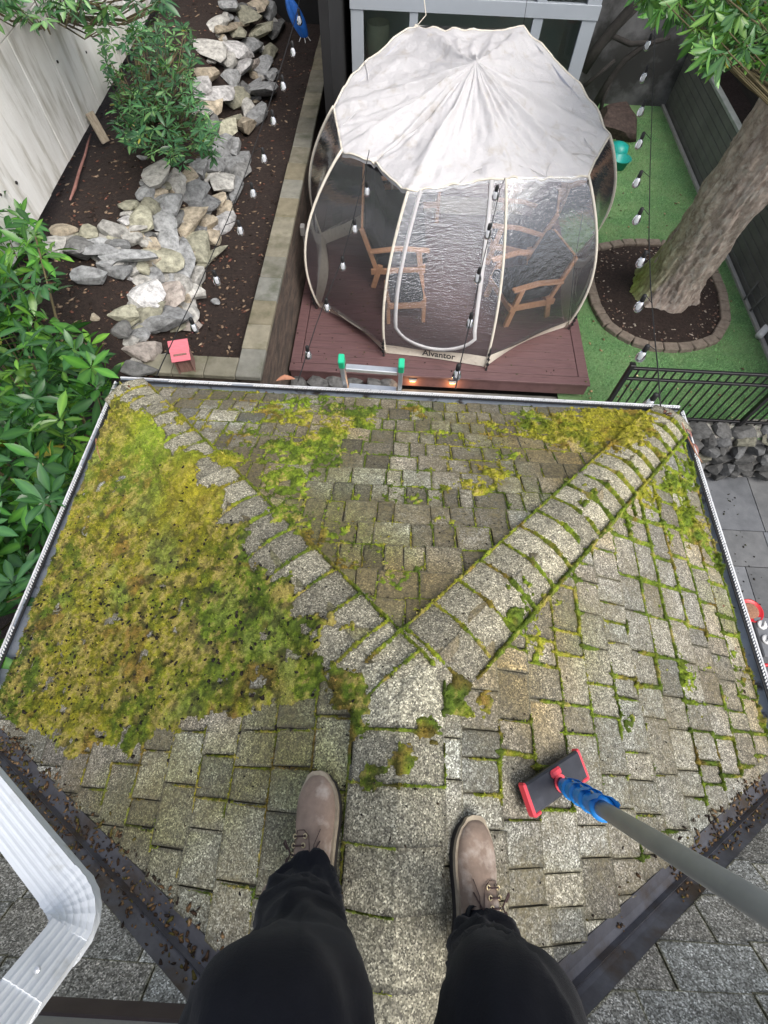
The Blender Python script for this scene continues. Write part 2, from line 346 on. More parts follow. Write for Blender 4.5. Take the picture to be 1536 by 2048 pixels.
def halfplanes(poly, insets):
    hs_ = []; n = len(poly); cx = sum(p[0] for p in poly) / n; cy = sum(p[1] for p in poly) / n
    for i in range(n):
        p, q = poly[i], poly[(i + 1) % n]; a, b = -(q[1] - p[1]), q[0] - p[0]; L = math.hypot(a, b); a /= L; b /= L; c = -(a * p[0] + b * p[1])
        if a * cx + b * cy + c < 0: a, b, c = -a, -b, -c
        hs_.append((a, b, c - insets[i]))
    return hs_
GX0, GX1, GY0, GY1, GR = -1.95, 1.95, -.80, 2.26, .006
gnx = int((GX1 - GX0) / GR) + 1; gny = int((GY1 - GY0) / GR) + 1
joint = np.zeros((gny, gnx), dtype=np.float32)
def stamp(p, q, s):
    L = math.hypot(q[0] - p[0], q[1] - p[1]); n = max(2, int(L / .003)); t = np.linspace(0, 1, n)
    x = p[0] + t * (q[0] - p[0]); y = p[1] + t * (q[1] - p[1])
    i = ((x - GX0) / GR).astype(int); j = ((y - GY0) / GR).astype(int); ok = (i >= 0) & (i < gnx) & (j >= 0) & (j < gny)
    joint[j[ok], i[ok]] = np.maximum(joint[j[ok], i[ok]], s)
FILM = [(onroof(a, b), c, d) for a, b, c, d in [(560, 1040, .28, .8), (470, 950, .22, .6), (700, 1000, .3, .35), (620, 860, .35, .6), (820, 850, .35, .45), (1080, 880, .35, .8), (1180, 920, .3, .8), (780, 1200, .22, .8), (700, 1120, .2, .6), (900, 1150, .18, .45), (1130, 1000, .2, .55), (1130, 1250, .18, .7), (1060, 1400, .16, .5), (1400, 1100, .22, .45), (1480, 1280, .25, .5), (1230, 1100, .15, .25), (620, 1470, .18, .5), (500, 1560, .25, .25), (330, 1600, .25, .35), (200, 1620, .25, .3), (640, 1620, .15, .3), (1500, 1450, .25, .4), (1000, 1330, .15, .5)]]
def filmat(x, y):
    f = sum(s * math.exp(-((x - p.x) ** 2 + (y - p.y) ** 2) / (r * r)) for p, r, s in FILM) + .12
    return min(1., max(0., f * (.35 + 1.3 * float(fbm(x, y, 9, 505, 3)))))
def ftint(x, y, c):
    f = filmat(x, y); g = float(vnoise(x * 3.3, y * 3.3, 507)); o = (.80, .82, .26) if g > .5 else (.92, .72, .34)
    return tuple(c[i] * (1 - f) + c[i] * o[i] * f for i in range(3))
def lay(name, poly, insets, u, b, zf, expo, wr, m, parent, tone=(.72, 1.25), do_stamp=True, th=(.007, .017), v0=None, skew=0, edge_w=1.0):
    """courses of separate tabs over a convex plan polygon; u along the course, b up the slope"""
    hp = halfplanes(poly, insets); us = [p[0] * u[0] + p[1] * u[1] for p in poly]; vs = [p[0] * b[0] + p[1] * b[1] for p in poly]
    umin, umax, vmin, vmax = min(us) - .3, max(us) + .1, min(vs), max(vs); mb = MB(); k = 0; v = vmin if v0 is None else v0
    while v < vmax:
        x = umin + random.random() * .2
        while x < umax:
            w = random.choice(wr) * random.uniform(.88, 1.12); g = .004
            hi = random.uniform(*th); j0 = random.uniform(-.006, .006)
            c = [(x + g / 2, v + j0 + random.uniform(-.003, .003)), (x + w - g / 2, v + j0 + random.uniform(-.003, .003)), (x + w - g / 2 + random.uniform(-.003, .003), v + expo * 1.12), (x + g / 2 + random.uniform(-.003, .003), v + expo * 1.12)]
            w0 = [(p[0] * u[0] + p[1] * b[0], p[0] * u[1] + p[1] * b[1]) for p in c]; pl = w0
            for h in hp:
                pl = clip(pl, h)
                if len(pl) < 3: break
            if len(pl) >= 3:
                t = random.uniform(*tone); t *= random.choice((1, 1, 1, .8, 1.15)); br = random.uniform(-.04, .04)
                col = (t * (1 + br), t, t * (.965 - br))
                top = []; bot = []
                for p in pl:
                    vv = p[0] * b[0] + p[1] * b[1]; f = 1 - (vv - v) / (expo * 1.12); z = float(zf(*p)); top.append((p[0], p[1], z + .002 + hi * max(0, f))); bot.append((p[0], p[1], z - .004))
                n = len(pl); cx_, cy_, cz_ = (sum(q[i] for q in top) / n for i in range(3)); inn = []
                for q in top:
                    dd = math.hypot(q[0] - cx_, q[1] - cy_) + 1e-6; f = min(.6, random.uniform(.010, .022) * edge_w / dd); inn.append((q[0] + (cx_ - q[0]) * f, q[1] + (cy_ - q[1]) * f, q[2] + (cz_ - q[2]) * f + .0012))
                dk = random.uniform(.30, .62) if edge_w > .5 else .7; ec = (t * dk * 1.0, t * dk * .97, t * dk * .72)
                mb.add(bot + top, [(i, (i + 1) % n, n + (i + 1) % n, n + i) for i in range(n)], ec)
                b_0 = len(mb.v) - n; b_1 = len(mb.v); mb.v += inn; mb.c += [ftint(q[0], q[1], col) if do_stamp else col for q in inn]; mb.f += [(b_0 + i, b_0 + (i + 1) % n, b_1 + (i + 1) % n, b_1 + i) for i in range(n)]; mb.f.append(tuple(range(b_1, b_1 + n)))
                if do_stamp:
                    r_ = random.random(); stamp(w0[0], w0[1], .35 + .65 * r_); stamp(w0[1], w0[2], .35 + .65 * random.random())
            x += w
        v += expo; k += 1
    return mb.build(name, m, parent)
def valley_y(x):   # main plane meets the side planes
    z = zL(x, 0) if x < XR else zR(x, 0); return YM - (z - ZE) / sM
YJ = valley_y(XR)
ext = empty('porch_roof', (0, 0, 2.5), 'mossy grey hip roof of the low wing the person stands on', 'roof')
PL = [(XL, YF), (XR, YA), (XR, YJ), (XL, YM)]; PR = [(XRt, YF), (XRt, YM), (XR, YJ), (XR, YA)]; PF = [(XL, YF), (XRt, YF), (XR, YA)]
ct = 1 / math.sqrt(1 + sL * sL)
lay('left_slope', PL, (.0, .0, .056, -.02), (0, 1), (1, 0), zL, .152 * ct, (.09, .12, .15, .19), M['shingle'], ext, tone=(.75, 1.5), th=(.006, .018))
lay('right_slope', PR, (-.02, .056, 0, 0), (0, 1), (-1, 0), zR, .152 * ct, (.09, .12, .15, .19), M['shingle'], ext, tone=(.85, 1.65), v0=-XRt, th=(.006, .02))
lay('front_slope', PF, (-.015, 0, 0), (1, 0), (0, -1), zF, .152 / math.sqrt(1 + sF * sF), (.08, .10, .13, .16), M['front'], ext, tone=(.5, 1.85), v0=-YF, th=(.006, .02))
# sheathing below (one closed sheet following the planes)
def quadsheet(name, polys, zf, dz, m, parent):
    mb = MB()
    for p, f in zip(polys, zf):
        n = len(p); mb.add([(q[0], q[1], float(f(*q)) + dz) for q in p] + [(q[0], q[1], float(f(*q)) + dz - .03) for q in p], [tuple(range(n))] + [(i, (i + 1) % n, n + (i + 1) % n, n + i) for i in range(n)])
    return mb.build(name, m, parent)
M['felt'] = mat('roof underlay', (.085, .075, .045), (.035, .03, .018), sc=20, bump=.3)
quadsheet('sheathing', [PL, PR, PF], [zL, zR, zF], -.001, M['felt'], ext)
# hip and ridge caps
def cap_piece(mb, c, d, side, wid, L, lo, hi, col, drop=.022, bend=None):
    """folded cap shingle: c start (low end) plan point, d plan direction up the ridge, side plan perpendicular"""
    nu, nv = 5, 15; V = []; tmp = []; SS = (0, .016, L * .4, L * .7, L)
    e = [random.uniform(-.004, .004) for _ in range(4)]
    for i in range(nu):
        s = SS[i]
        for j in range(nv):
            jj_ = (-.5, -.44, -.37, -.3, -.22, -.14, -.06, 0, .06, .14, .22, .3, .37, .44, .5)[j]; w = jj_ * wid + e[0] * (1 - i / 3)
            x = c[0] + d[0] * s + side[0] * w; y = c[1] + d[1] * s + side[1] * w
            x0 = c[0] + d[0] * s; y0 = c[1] + d[1] * s
            z = float(zsmall(x, y)); zc = float(zsmall(x0, y0)); k = abs(w) / (wid / 2); z = z - .012 * math.exp(-(w / .03) ** 2)
            lift = lo + (hi - lo) * (1 - s / L); edge = 1 - .35 * k * k
            tmp.append((x, y, z + lift * edge + .014))
    n = len(tmp); V = tmp + [(a, b_, c_ - .006) for a, b_, c_ in tmp]; F = []
    for i in range(nu - 1):
        for j in range(nv - 1):
            a = i * nv + j; F.append((a, a + 1, a + nv + 1, a + nv)); F.append((n + a + nv, n + a + nv + 1, n + a + 1, n + a))
    bd = list(range(nv)) + [i * nv + nv - 1 for i in range(1, nu)] + [(nu - 1) * nv + j for j in range(nv - 2, -1, -1)] + [i * nv for i in range(nu - 2, 0, -1)]
    for i in range(len(bd)): a, b_ = bd[i], bd[(i + 1) % len(bd)]; F.append((b_, a, n + a, n + b_))
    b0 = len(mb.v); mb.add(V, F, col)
    for i in range(nu):
        for j in range(nv):
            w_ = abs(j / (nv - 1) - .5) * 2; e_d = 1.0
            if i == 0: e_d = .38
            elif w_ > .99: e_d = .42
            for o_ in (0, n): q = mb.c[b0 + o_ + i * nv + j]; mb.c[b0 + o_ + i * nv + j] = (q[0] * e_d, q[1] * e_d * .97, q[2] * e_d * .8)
def hip(a, b_, wid, name, expo=.158):
    d = Vector((b_[0] - a[0], b_[1] - a[1])); Lh = d.length; d.normalize(); side = (-d.y, d.x); slope = (ZR - ZE) / Lh; st = expo / math.sqrt(1 + slope * slope)
    mb = MB(); s = -.02; 
    while s < Lh - .04:
        t = random.uniform(.9, 1.7); c = (a[0] + d.x * s, a[1] + d.y * s)
        cap_piece(mb, c, d, side, wid * random.uniform(.97, 1.03), min(st * 1.35, Lh - s + .03), -.002, .019, (t * 1.02, t, t * .97))
        stamp((c[0] + side[0] * wid / 2, c[1] + side[1] * wid / 2), (c[0] - side[0] * wid / 2, c[1] - side[1] * wid / 2), .4)
        s += st
    for sg in (-1, 1): stamp((a[0] + side[0] * wid / 2 * sg, a[1] + side[1] * wid / 2 * sg), (b_[0] + side[0] * wid / 2 * sg, b_[1] + side[1] * wid / 2 * sg), .8)
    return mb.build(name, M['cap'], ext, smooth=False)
def _capzone():
    X_, Y_ = np.meshgrid(GX0 + np.arange(gnx) * GR, GY0 + np.arange(gny) * GR); z = (np.abs(X_ - XR) < .145) & (Y_ < YA + .1)
    for a in ((XL, YF), (XRt, YF)):
        d = np.array((XR, YA)) - np.array(a); d = d / np.hypot(*d); z |= (np.abs(-(X_ - a[0]) * d[1] + (Y_ - a[1]) * d[0]) < .15) & (Y_ > YA - .03)
    joint[z] = 0
_capzone()
hip((XL, YF), (XR, YA), .285, 'hip_cap'); hip((XRt, YF), (XR, YA), .285, 'hip_cap')
mb = MB(); y = YA + .045; n_ = 0
for yy in [YA + .05 - k * .142 for k in range(7)]:
    t = (1.75, 1.2, 1.35, 1.3, 1.0, .95, 1.0)[n_]; n_ += 1
    # ridge pieces lap towards the hips: low end nearest the person rides on top
    cap_piece(mb, (XR + .0, yy - .15), (0, 1), (1, 0), .268 + .012 * (n_ % 2), .185, .012 - .006 * 0, .034, (t, t, t * .98))
    stamp((XR - .14, yy - .15), (XR + .14, yy - .15), .55); stamp((XR - .14, yy), (XR - .14, yy - .15), .8); stamp((XR + .14, yy), (XR + .14, yy - .15), .5)
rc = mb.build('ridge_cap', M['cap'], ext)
# eave metal and gutters
def gutter(name, a, b_, out):
    a = Vector((*a, 0)); b_ = Vector((*b_, 0)); d = (b_ - a).normalized(); o = Vector((*out, 0))
    prof = [(-.02, 2.72), (-.02, 2.64), (.0, 2.615), (.075, 2.615), (.10, 2.66), (.105, 2.695), (.118, 2.700), (.118, 2.694), (.108, 2.688), (.103, 2.655), (.08, 2.608), (-.005, 2.608), (-.026, 2.635), (-.026, 2.72)]
    V = [a + o * p + Vector((0, 0, z)) for p, z in prof] + [b_ + o * p + Vector((0, 0, z)) for p, z in prof]; n = len(prof)
    g = mobj(name, V, [(i, (i + 1) % n, n + (i + 1) % n, n + i) for i in range(n)] + [tuple(range(n))[::-1], tuple(range(n, 2 * n))], M['alu'], ext)
    m = MB(); m.bar(a + o * .113 + Vector((0, 0, 2.702)), b_ + o * .113 + Vector((0, 0, 2.702)), .009, .007); m.build('gutter_lip', M['whitealu'], g)
    # twisted wire edge of the leaf guard
    L = (b_ - a).length; m = MB(); k = int(L / .016)
    for i in range(k):
        p = a + d * (i + .5) * .016 + o * .097 + Vector((0, 0, 2.706 + .002 * (i % 2)))
        if vnoise(p.x * 3, p.y * 3, 3) > .78: continue
        m.bar(p - d * .006 - o * .005, p + d * .006 + o * .005, .006, .005)
    m.build('guard_wire', M['pvc'], g); m = MB(); m.bar(a + o * .088 + Vector((0, 0, 2.698)), b_ + o * .088 + Vector((0, 0, 2.698)), .012, .006); m.build('guard_mesh', M['cable'], g)
    return g
GA, GB = (XL - .07, YF + .10), (XRt + .08, YF + .10)
gutter('gutter', (XL - .07, YF), (XRt + .08, YF), (0, 1)); gutter('gutter', (XL - .03, YM), (XL + .02, YF + .075), (-1, 0)); gutter('gutter', (XRt + .02, YM), (XRt - .02, YF + .075), (1, 0))
# fascia and walls of the low wing
mb = MB(); mb.box((0.04, YF - .06, 2.60), (3.60, .03, .2)); mb.box((XL + .05, 1.1, 2.60), (.03, 2.1, .2)); mb.box((XRt - .05, 1.1, 2.60), (.03, 2.1, .2)); mb.build('fascia', M['whitealu'], ext)
w = MB(); w.box((.04, .65, .8), (3.1, 2.6, 3.5)); w.build('wall', M['trim'], ext)
# main roof strip behind, valley metal, wall base
big = empty('main_roof', (0, YW, 3.4), 'steep clean grey shingle skirt roof behind the boots, below the wall', 'roof')
ml = [(-3.3, YW), (-3.3, YM), (XL, YM), (-.40, YW)]; mr = [(.55, YW), (XRt, YM), (3.4, YM), (3.4, YW)]
xl_w = XR - (ZR - (ZE + sM * (YM - YW))) / sL; xr_w = XR + (ZR - (ZE + sM * (YM - YW))) / sRt
ml[3] = (xl_w, YW); mr[0] = (xr_w, YW); cm = 1 / math.sqrt(1 + sM * sM)
lay('shingles', ml, (0, -.02, .046, 0), (1, 0), (0, -1), zM, .15 * cm, (.14, .2, .26, .31), M['clean'], big, tone=(1.1, 1.75), do_stamp=False, edge_w=.4)
lay('shingles', mr, (.046, -.02, 0, 0), (1, 0), (0, -1), zM, .15 * cm, (.14, .2, .26, .31), M['clean'], big, tone=(1.1, 1.75), do_stamp=False, edge_w=.4)
quadsheet('sheathing', [ml, mr], [zM, zM], -.006, M['felt'], big)
for sg, x0, x1 in ((-1, XL - .06, XR), (1, XRt + .06, XR)):
    a = Vector((x0, valley_y(x0), 0)); b_ = Vector((x1, valley_y(x1), 0)); d = (b_ - a).normalized(); s_ = Vector((-d.y, d.x, 0))
    if s_.y < 0: s_ = -s_
    V = []; NW = [(-.047, -.01), (-.046, .004), (-.02, .002), (-.008, .004), (0, .026), (.008, .004), (.03, .002), (.064, .006), (.066, -.01)]
    n = len(NW); K = 14
    for k in range(K):
        c = a + (b_ - a) * k / (K - 1)
        for w_, h_ in NW:
            p = c + s_ * w_; V.append((p.x, p.y, float(zroof(p.x, p.y)) + .006 + h_))
    F = [(k * n + i, k * n + i + 1, (k + 1) * n + i + 1, (k + 1) * n + i) for k in range(K - 1) for i in range(n - 1)]
    mobj('valley_flashing', V, F, M['flash'], big)
upper = empty('upper_wall', (0, YW, 3.4), 'brown flashed wall base with pale board at the bottom of the picture', 'wall')
mb = MB(); zb = zM(0, YW); mb.box((0, YW - .02, zb + .03), (6.8, .05, .12)); mb.build('wall_flashing', M['brown'], upper)
mb = MB(); mb.box((0, YW - .03, zb + .16), (6.8, .055, .14)); mb.build('sill_board', M['trim'], upper)
mb = MB(); mb.box((0, YW - 0.18, 1.9), (6.8, .2, 3.2)); mb.build('wall_core', M['trim'], upper)

# ------------------------------------------------------------------ moss (height field + tufts)
gx = GX0 + np.arange(gnx) * GR; gy = GY0 + np.arange(gny) * GR; XX, YY = np.meshgrid(gx, gy)
def blur(a, k):
    w_ = np.exp(-np.linspace(-2, 2, 2 * k + 1) ** 2); w_ /= w_.sum()
    a = np.apply_along_axis(lambda r: np.convolve(r, w_, 'same'), 0, a); return np.apply_along_axis(lambda r: np.convolve(r, w_, 'same'), 1, a)
J1 = blur(joint, 1); J1 = J1 / .55
ZS = zroof(XX, YY); left = (zL(XX, YY) <= zF(XX, YY)) & (XX < XR); right = (zR(XX, YY) <= zF(XX, YY)) & (XX >= XR); front = ~left & ~right
def hipdist(a, b_):
    d = np.array(b_) - np.array(a); L = np.hypot(*d); d = d / L; return np.abs(-(XX - a[0]) * d[1] + (YY - a[1]) * d[0])
hd = np.minimum(hipdist((XL, YF), (XR, YA)), hipdist((XRt, YF), (XR, YA))); hl = hipdist((XL, YF), (XR, YA)); oncap = (hd < .145) & (YY > YA - .05) | ((np.abs(XX - XR) < .14) & (YY < YA + .05))
n1 = fbm(XX, YY, 3.5, 11, 5); n2 = fbm(XX, YY, 14, 31, 4); n3 = fbm(XX, YY, 55, 51, 3); n4 = fbm(XX, YY, 1.6, 71, 4)
def blob(px, py, r, s):
    p = onroof(px, py); return s * np.exp(-((XX - p.x) ** 2 + (YY - p.y) ** 2) / (r * r))
D = np.zeros_like(XX)
# thick carpet of the left slope; thins towards the person
lowb = sstep(-.02, .22, YY + .10 * (n4 - .5) - .10 * sstep(-.9, -.2, XX))
D += left * (.74 * lowb) * (1 - .55 * sstep(.45, .10, np.abs(XR - XX) - .12)) 
for b4 in [(330, 860, .22, .55), (400, 960, .14, .45), (140, 1500, .16, .3), (600, 1370, .09, .30), (260, 1500, .14, .3), (330, 1180, .3, .15)]: D += left * blob(*b4)
for b4 in [(1205, 850, .26, .36), (1110, 865, .22, .22), (620, 930, .25, .12), (760, 1000, .3, .06), (1000, 960, .3, .06), (660, 1060, .15, .12), (600, 860, .35, .16), (450, 920, .10, .42), (560, 960, .12, .2), (830, 825, .10, .3), (1170, 990, .10, .45), (520, 1040, .15, .3), (1250, 830, .2, .4), (700, 830, .2, .25)]: D += front * blob(*b4)
for b4 in [(1080, 1300, .06, .1), (1390, 1060, .10, .28), (1440, 1130, .10, .30), (1490, 1230, .10, .3), (970, 1400, .07, .3), (1340, 970, .08, .2), (1520, 1420, .16, .22), (1250, 1450, .07, .25)]: D += right * blob(*b4)
D += ((.26) * front + .15 * right * sstep(.0, .5, YY) + .12 * right)
D = D * np.where(oncap, np.where(XX < XR - .25, .80 - 5.0 * np.clip(.145 - hl, 0, .12), .45), 1.0) + oncap * .08 * 1.0
# some growth on the caps
for b4 in [(480, 1060, .08, .3), (800, 1520, .05, .55), (740, 1560, .05, .45), (700, 1460, .06, .5), (700, 1390, .06, .6), (915, 1380, .06, .62), (920, 1430, .05, .5), (560, 1190, .07, .38), (1020, 1230, .05, .2), (640, 1240, .05, .35), (850, 1455, .05, .4), (380, 930, .09, .5), (430, 1000, .08, .4), (1240, 880, .1, .35)]: D += oncap * blob(*b4)
mixn = .42 * n1 + .33 * n2 + .25 * n3
carpet = sstep(.0, .30, D - (1.0 - 1.05 * mixn) * .95 + .12)
carpet = np.where(left & ~oncap, sstep(.0, .32, D * (1 - .25 * oncap) - .43 + .95 * (mixn - .32)), carpet)
J1 = np.where(right, np.clip(blur(joint, 2) / .40, 0, 1.2), J1)
jz = (right * (1.05 + .5 * sstep(.3, 1.5, YY)) * sstep(-.35, .1, YY + .15 * (XX > .9)) + front * .98 + left * .75) * sstep(.30, .56, fbm(XX, YY, 4.0, 91, 4) + .05)
jm = np.clip(J1, 0, 1) * jz; jm = sstep(.20, .65, jm + .35 * (n2 - .5))
H = .029 * carpet * (.3 + .9 * n3) * (.35 + 1.1 * n2) + (.013 + .010 * right) * jm * (.5 + n3 * .7)
holes = sstep(.60, .66, fbm(XX, YY, 24, 131, 3)) * left; H *= (1 - .7 * holes * (n4 > .52))
inside = (XX > XL - .02) & (XX < XRt + .02) & (YY < YF + .015) & (YY > np.where(XX < XR, YM - (zL(XX, 0) - ZE) / sM, YM - (zR(XX, 0) - ZE) / sM) + .13)
H = H * inside; H = np.where(H > .0025, H, 0)
caplift = np.where(oncap, .028, .0)
base = ZS + .006 + caplift
ZM_ = np.where(H > 0, base + H, base - .012)
# colours
c_dark = np.array([.040, .055, .010]); c_lime = np.array([.24, .33, .025]); c_green = np.array([.10, .155, .016]); c_yel = np.array([.35, .31, .025]); c_tan = np.array([.36, .29, .09]); c_or = np.array([.24, .13, .035]); c_pale = np.array([.22, .29, .055])
def mixcol(a, b_, t): return a * (1 - t[..., None]) + b_ * t[..., None]
def lerpc(x, y, zone=0):
    m1 = fbm(x, y, 5, 201, 4); m2 = fbm(x, y, 16, 231, 4); m3 = fbm(x, y, 40, 261, 3); m4 = fbm(x, y, 2.2, 291, 3); m5 = fbm(x, y, 90, 311, 2)
    lf = (x < XR) & (zL(x, y) <= zF(x, y)); fr = (zF(x, y) < zL(x, y)) & (zF(x, y) < zR(x, y))
    c = mixcol(np.broadcast_to(c_green, x.shape + (3,)), c_lime, sstep(.35, .65, .5 * m1 + .5 * m2))
    yel = sstep(.38, .60, .6 * m4 + .4 * m2 + np.where(fr, -.02, np.where(lf, -.015, -.12))); c = mixcol(c, c_yel, yel * .85)
    c = mixcol(c, c_tan, sstep(.52, .64, m2 * .55 + m5 * .45 + np.where(lf, .03, -.05)) * .85)
    c = mixcol(c, c_pale, sstep(.55, .72, m1) * .7 * lf)
    c = mixcol(c, c_or, sstep(.64, .76, fbm(x, y, 7, 401, 3)) * .7)
    c = mixcol(c, c_dark, sstep(.58, .40, m3 * .45 + m5 * .4 + m2 * .15) * .6)
    c = mixcol(c, np.array([.035, .028, .018]), sstep(.60, .66, fbm(x, y, 24, 131, 3)) * lf * .6)
    return c
COL = lerpc(XX, YY)
top1 = onroof(330, 860); near1 = np.exp(-((XX - top1.x) ** 2 + (YY - top1.y) ** 2) / .09)
COL = mixcol(COL, c_lime * 1.15, near1 * .6 * left)
y1 = onroof(400, 970); ny = np.exp(-((XX - y1.x) ** 2 + (YY - y1.y) ** 2) / .045) + np.exp(-((XX - onroof(1190, 850).x) ** 2 + (YY - onroof(1190, 850).y) ** 2) / .1) * .45
COL = mixcol(COL, c_yel, np.clip(ny, 0, 1) * .65)
keep = H > 0; kf = keep[:-1, :-1] | keep[1:, :-1] | keep[:-1, 1:] | keep[1:, 1:]
idx = np.arange(gnx * gny).reshape(gny, gnx); jj, ii = np.nonzero(kf)
F = np.stack([idx[jj, ii], idx[jj, ii + 1], idx[jj + 1, ii + 1], idx[jj + 1, ii]], 1)
used = np.unique(F); rem = np.zeros(gnx * gny, dtype=np.int64); rem[used] = np.arange(len(used))
jit = rng.normal(0, .0012, (gny, gnx))
VV = np.stack([XX + rng.normal(0, .0012, XX.shape), YY + rng.normal(0, .0012, XX.shape), ZM_ + jit], -1).reshape(-1, 3)[used]
moss = quads('moss_carpet', VV, rem[F], M['moss'], None, True, COL.reshape(-1, 3)[used]); tag(moss, 'yellow-green moss spread thickly over the left roof slope and along shingle joints', 'moss', kind='stuff')
# tufts
pr = (H * (.35 + 1.3 * n3)).ravel(); pr = pr / pr.sum(); NT = 120000; pick = rng.choice(len(pr), NT, p=pr)
px_ = XX.ravel()[pick] + rng.uniform(-.003, .003, NT); py_ = YY.ravel()[pick] + rng.uniform(-.003, .003, NT); pz_ = (base + H).ravel()[pick] - .003
cc = COL.reshape(-1, 3)[pick] * rng.uniform(.6, 1.7, (NT, 1))
hgt = rng.uniform(.003, .0085, NT) * (.6 + H.ravel()[pick] * 25)
V = []; K = 3; Vt = np.zeros((NT, K * 3, 3)); 
for k in range(K):
    a = rng.uniform(0, 6.283, NT); l = rng.uniform(.3, 1.1, NT) * hgt; wd = rng.uniform(.0009, .002, NT)
    Vt[:, k * 3, 0] = px_ - np.sin(a) * wd; Vt[:, k * 3, 1] = py_ + np.cos(a) * wd; Vt[:, k * 3, 2] = pz_
    Vt[:, k * 3 + 1, 0] = px_ + np.sin(a) * wd; Vt[:, k * 3 + 1, 1] = py_ - np.cos(a) * wd; Vt[:, k * 3 + 1, 2] = pz_
    Vt[:, k * 3 + 2, 0] = px_ + np.cos(a) * l; Vt[:, k * 3 + 2, 1] = py_ + np.sin(a) * l; Vt[:, k * 3 + 2, 2] = pz_ + hgt * rng.uniform(.4, 1, NT)
tf = quads('moss_tufts', Vt.reshape(-1, 3), np.arange(NT * 9).reshape(-1, 3), M['moss'], None, False, np.repeat(cc, 9, 0)); tag(tf, 'loose feathery moss tufts standing up from the roof moss', 'moss', kind='stuff')
# dark clods, brown needles and leaf crumbs on the roof and in gutters
def scatter(name, pts, sz, cols, label, cat, flat=.6, elong=(1, 1.6)):
    mbv = []; mbf = []; mc = []; ico = [(0, 0, 1), (.9, 0, .1), (.28, .85, .1), (-.73, .53, .1), (-.73, -.53, .1), (.28, -.85, .1), (0, 0, -1)]; fc = [(0, 1, 2), (0, 2, 3), (0, 3, 4), (0, 4, 5), (0, 5, 1), (6, 2, 1), (6, 3, 2), (6, 4, 3), (6, 5, 4), (6, 1, 5)]
    for p in pts:
        s = random.uniform(*sz); a = random.uniform(0, 6.28); e = random.uniform(*elong); ca, sa = math.cos(a), math.sin(a); b = len(mbv); col = random.choice(cols); t = random.uniform(.7, 1.3)
        for v in ico:
            x = v[0] * s * e * random.uniform(.6, 1.3); y = v[1] * s * random.uniform(.6, 1.3); mbv.append((p[0] + x * ca - y * sa, p[1] + x * sa + y * ca, p[2] + v[2] * s * flat)); mc.append((col[0] * t, col[1] * t, col[2] * t))
        mbf += [(i + b, j + b, k + b) for i, j, k in fc]
    o = quads(name, np.array(mbv), np.array(mbf), M['litter'], None, False, np.array(mc)); return tag(o, label, cat, kind='stuff')
pts = []; hmax = base + H
def rz(x, y):
    i = int((x - GX0) / GR); j = int((y - GY0) / GR)
    return float(hmax[min(max(j, 0), gny - 1), min(max(i, 0), gnx - 1)])
while len(pts) < 800:
    x = random.uniform(XL, .0); y = random.uniform(-.35, YF); j = int((y - GY0) / GR); i = int((x - GX0) / GR)
    if not left[j, i] or not inside[j, i]: continue
    wgt = math.exp(-((y - .45) / .55) ** 2) * (.4 + float(fbm(x, y, 6, 77, 3)) * 1.2)
    if H[j, i] <= 0 and random.random() > .12: continue
    if random.random() < wgt: pts.append((x, y, rz(x, y) + .002))
scatter('moss_clods', pts, (.002, .009), [(.02, .015, .012), (.03, .024, .018), (.012, .01, .01)], 'dark clods of loosened dirt lying on the left moss slope', 'dirt', flat=.7, elong=(.9, 2.0))
pts = []
for k in range(2600):
    x = random.uniform(XL + .05, XRt - .05); y = random.uniform(-.3, YF); j = int((y - GY0) / GR); i = int((x - GX0) / GR)
    if inside[j, i] and (vnoise(x * 3, y * 3, 5) > .45): pts.append((x, y, rz(x, y) + .004))
scatter('roof_grit', pts, (.001, .0038), [(.03, .024, .018), (.05, .035, .02), (.02, .018, .015)], 'dark grit and specks scattered over the grey shingles', 'dirt', elong=(.8, 2.2))
pts = []
for k in range(1500):
    s = random.random()
    if s < .38:
        x = random.uniform(XL, XRt); y = YF + random.uniform(-.10, .07); q = vnoise(x * 4, 3, 9)
        if q < .45: continue
        z = 2.655 + max(0, (YF - y)) * .5 + .07 * (y < YF + .02)
    elif s < .7:
        y = random.uniform(YM + .05, YF); x = XRt + random.uniform(-.12, .07); q = vnoise(y * 4, 8, 9)
        if q < .42: continue
        z = 2.665 + (.075 if x < XRt + .01 else 0) + max(0, (XRt - x)) * .54
    else:
        y = random.uniform(YM - .1, YF); x = XL - random.uniform(-.06, .08)
        if vnoise(y * 4, 18, 9) < .55: continue
        z = 2.66 + (.08 if x > XL - .01 else 0) + max(0, x - XL) * .53
    pts.append((x, y, z + .005))
scatter('gutter_litter', pts, (.004, .013), [(.10, .045, .028), (.05, .03, .02), (.025, .018, .014), (.20, .10, .06), (.03, .02, .015)], 'brown rotting leaf litter lying in the gutters', 'leaf litter', flat=.35, elong=(1, 2.4))
pts = []
for sg, x0 in ((-1, XL), (1, XRt)):
    for k in range(950):
        t = random.random(); x = x0 + (XR - x0) * t * .9; w_ = random.choice((random.gauss(.015, .012), random.gauss(.065, .025), random.gauss(-.02, .012)))
        if random.random() < .25 * t: continue
        if vnoise(x * 5, 2, 14) < .3 and abs(w_) < .1: continue
        y = valley_y(x) + w_; pts.append((x, y, float(zroof(x, y)) + .014))
scatter('valley_litter', pts, (.002, .007), [(.13, .075, .035), (.06, .035, .02), (.03, .02, .014), (.22, .14, .07), (.10, .08, .02)], 'brown needles and crumbs caught along the dark roof valleys', 'leaf litter', flat=.4, elong=(1, 3))
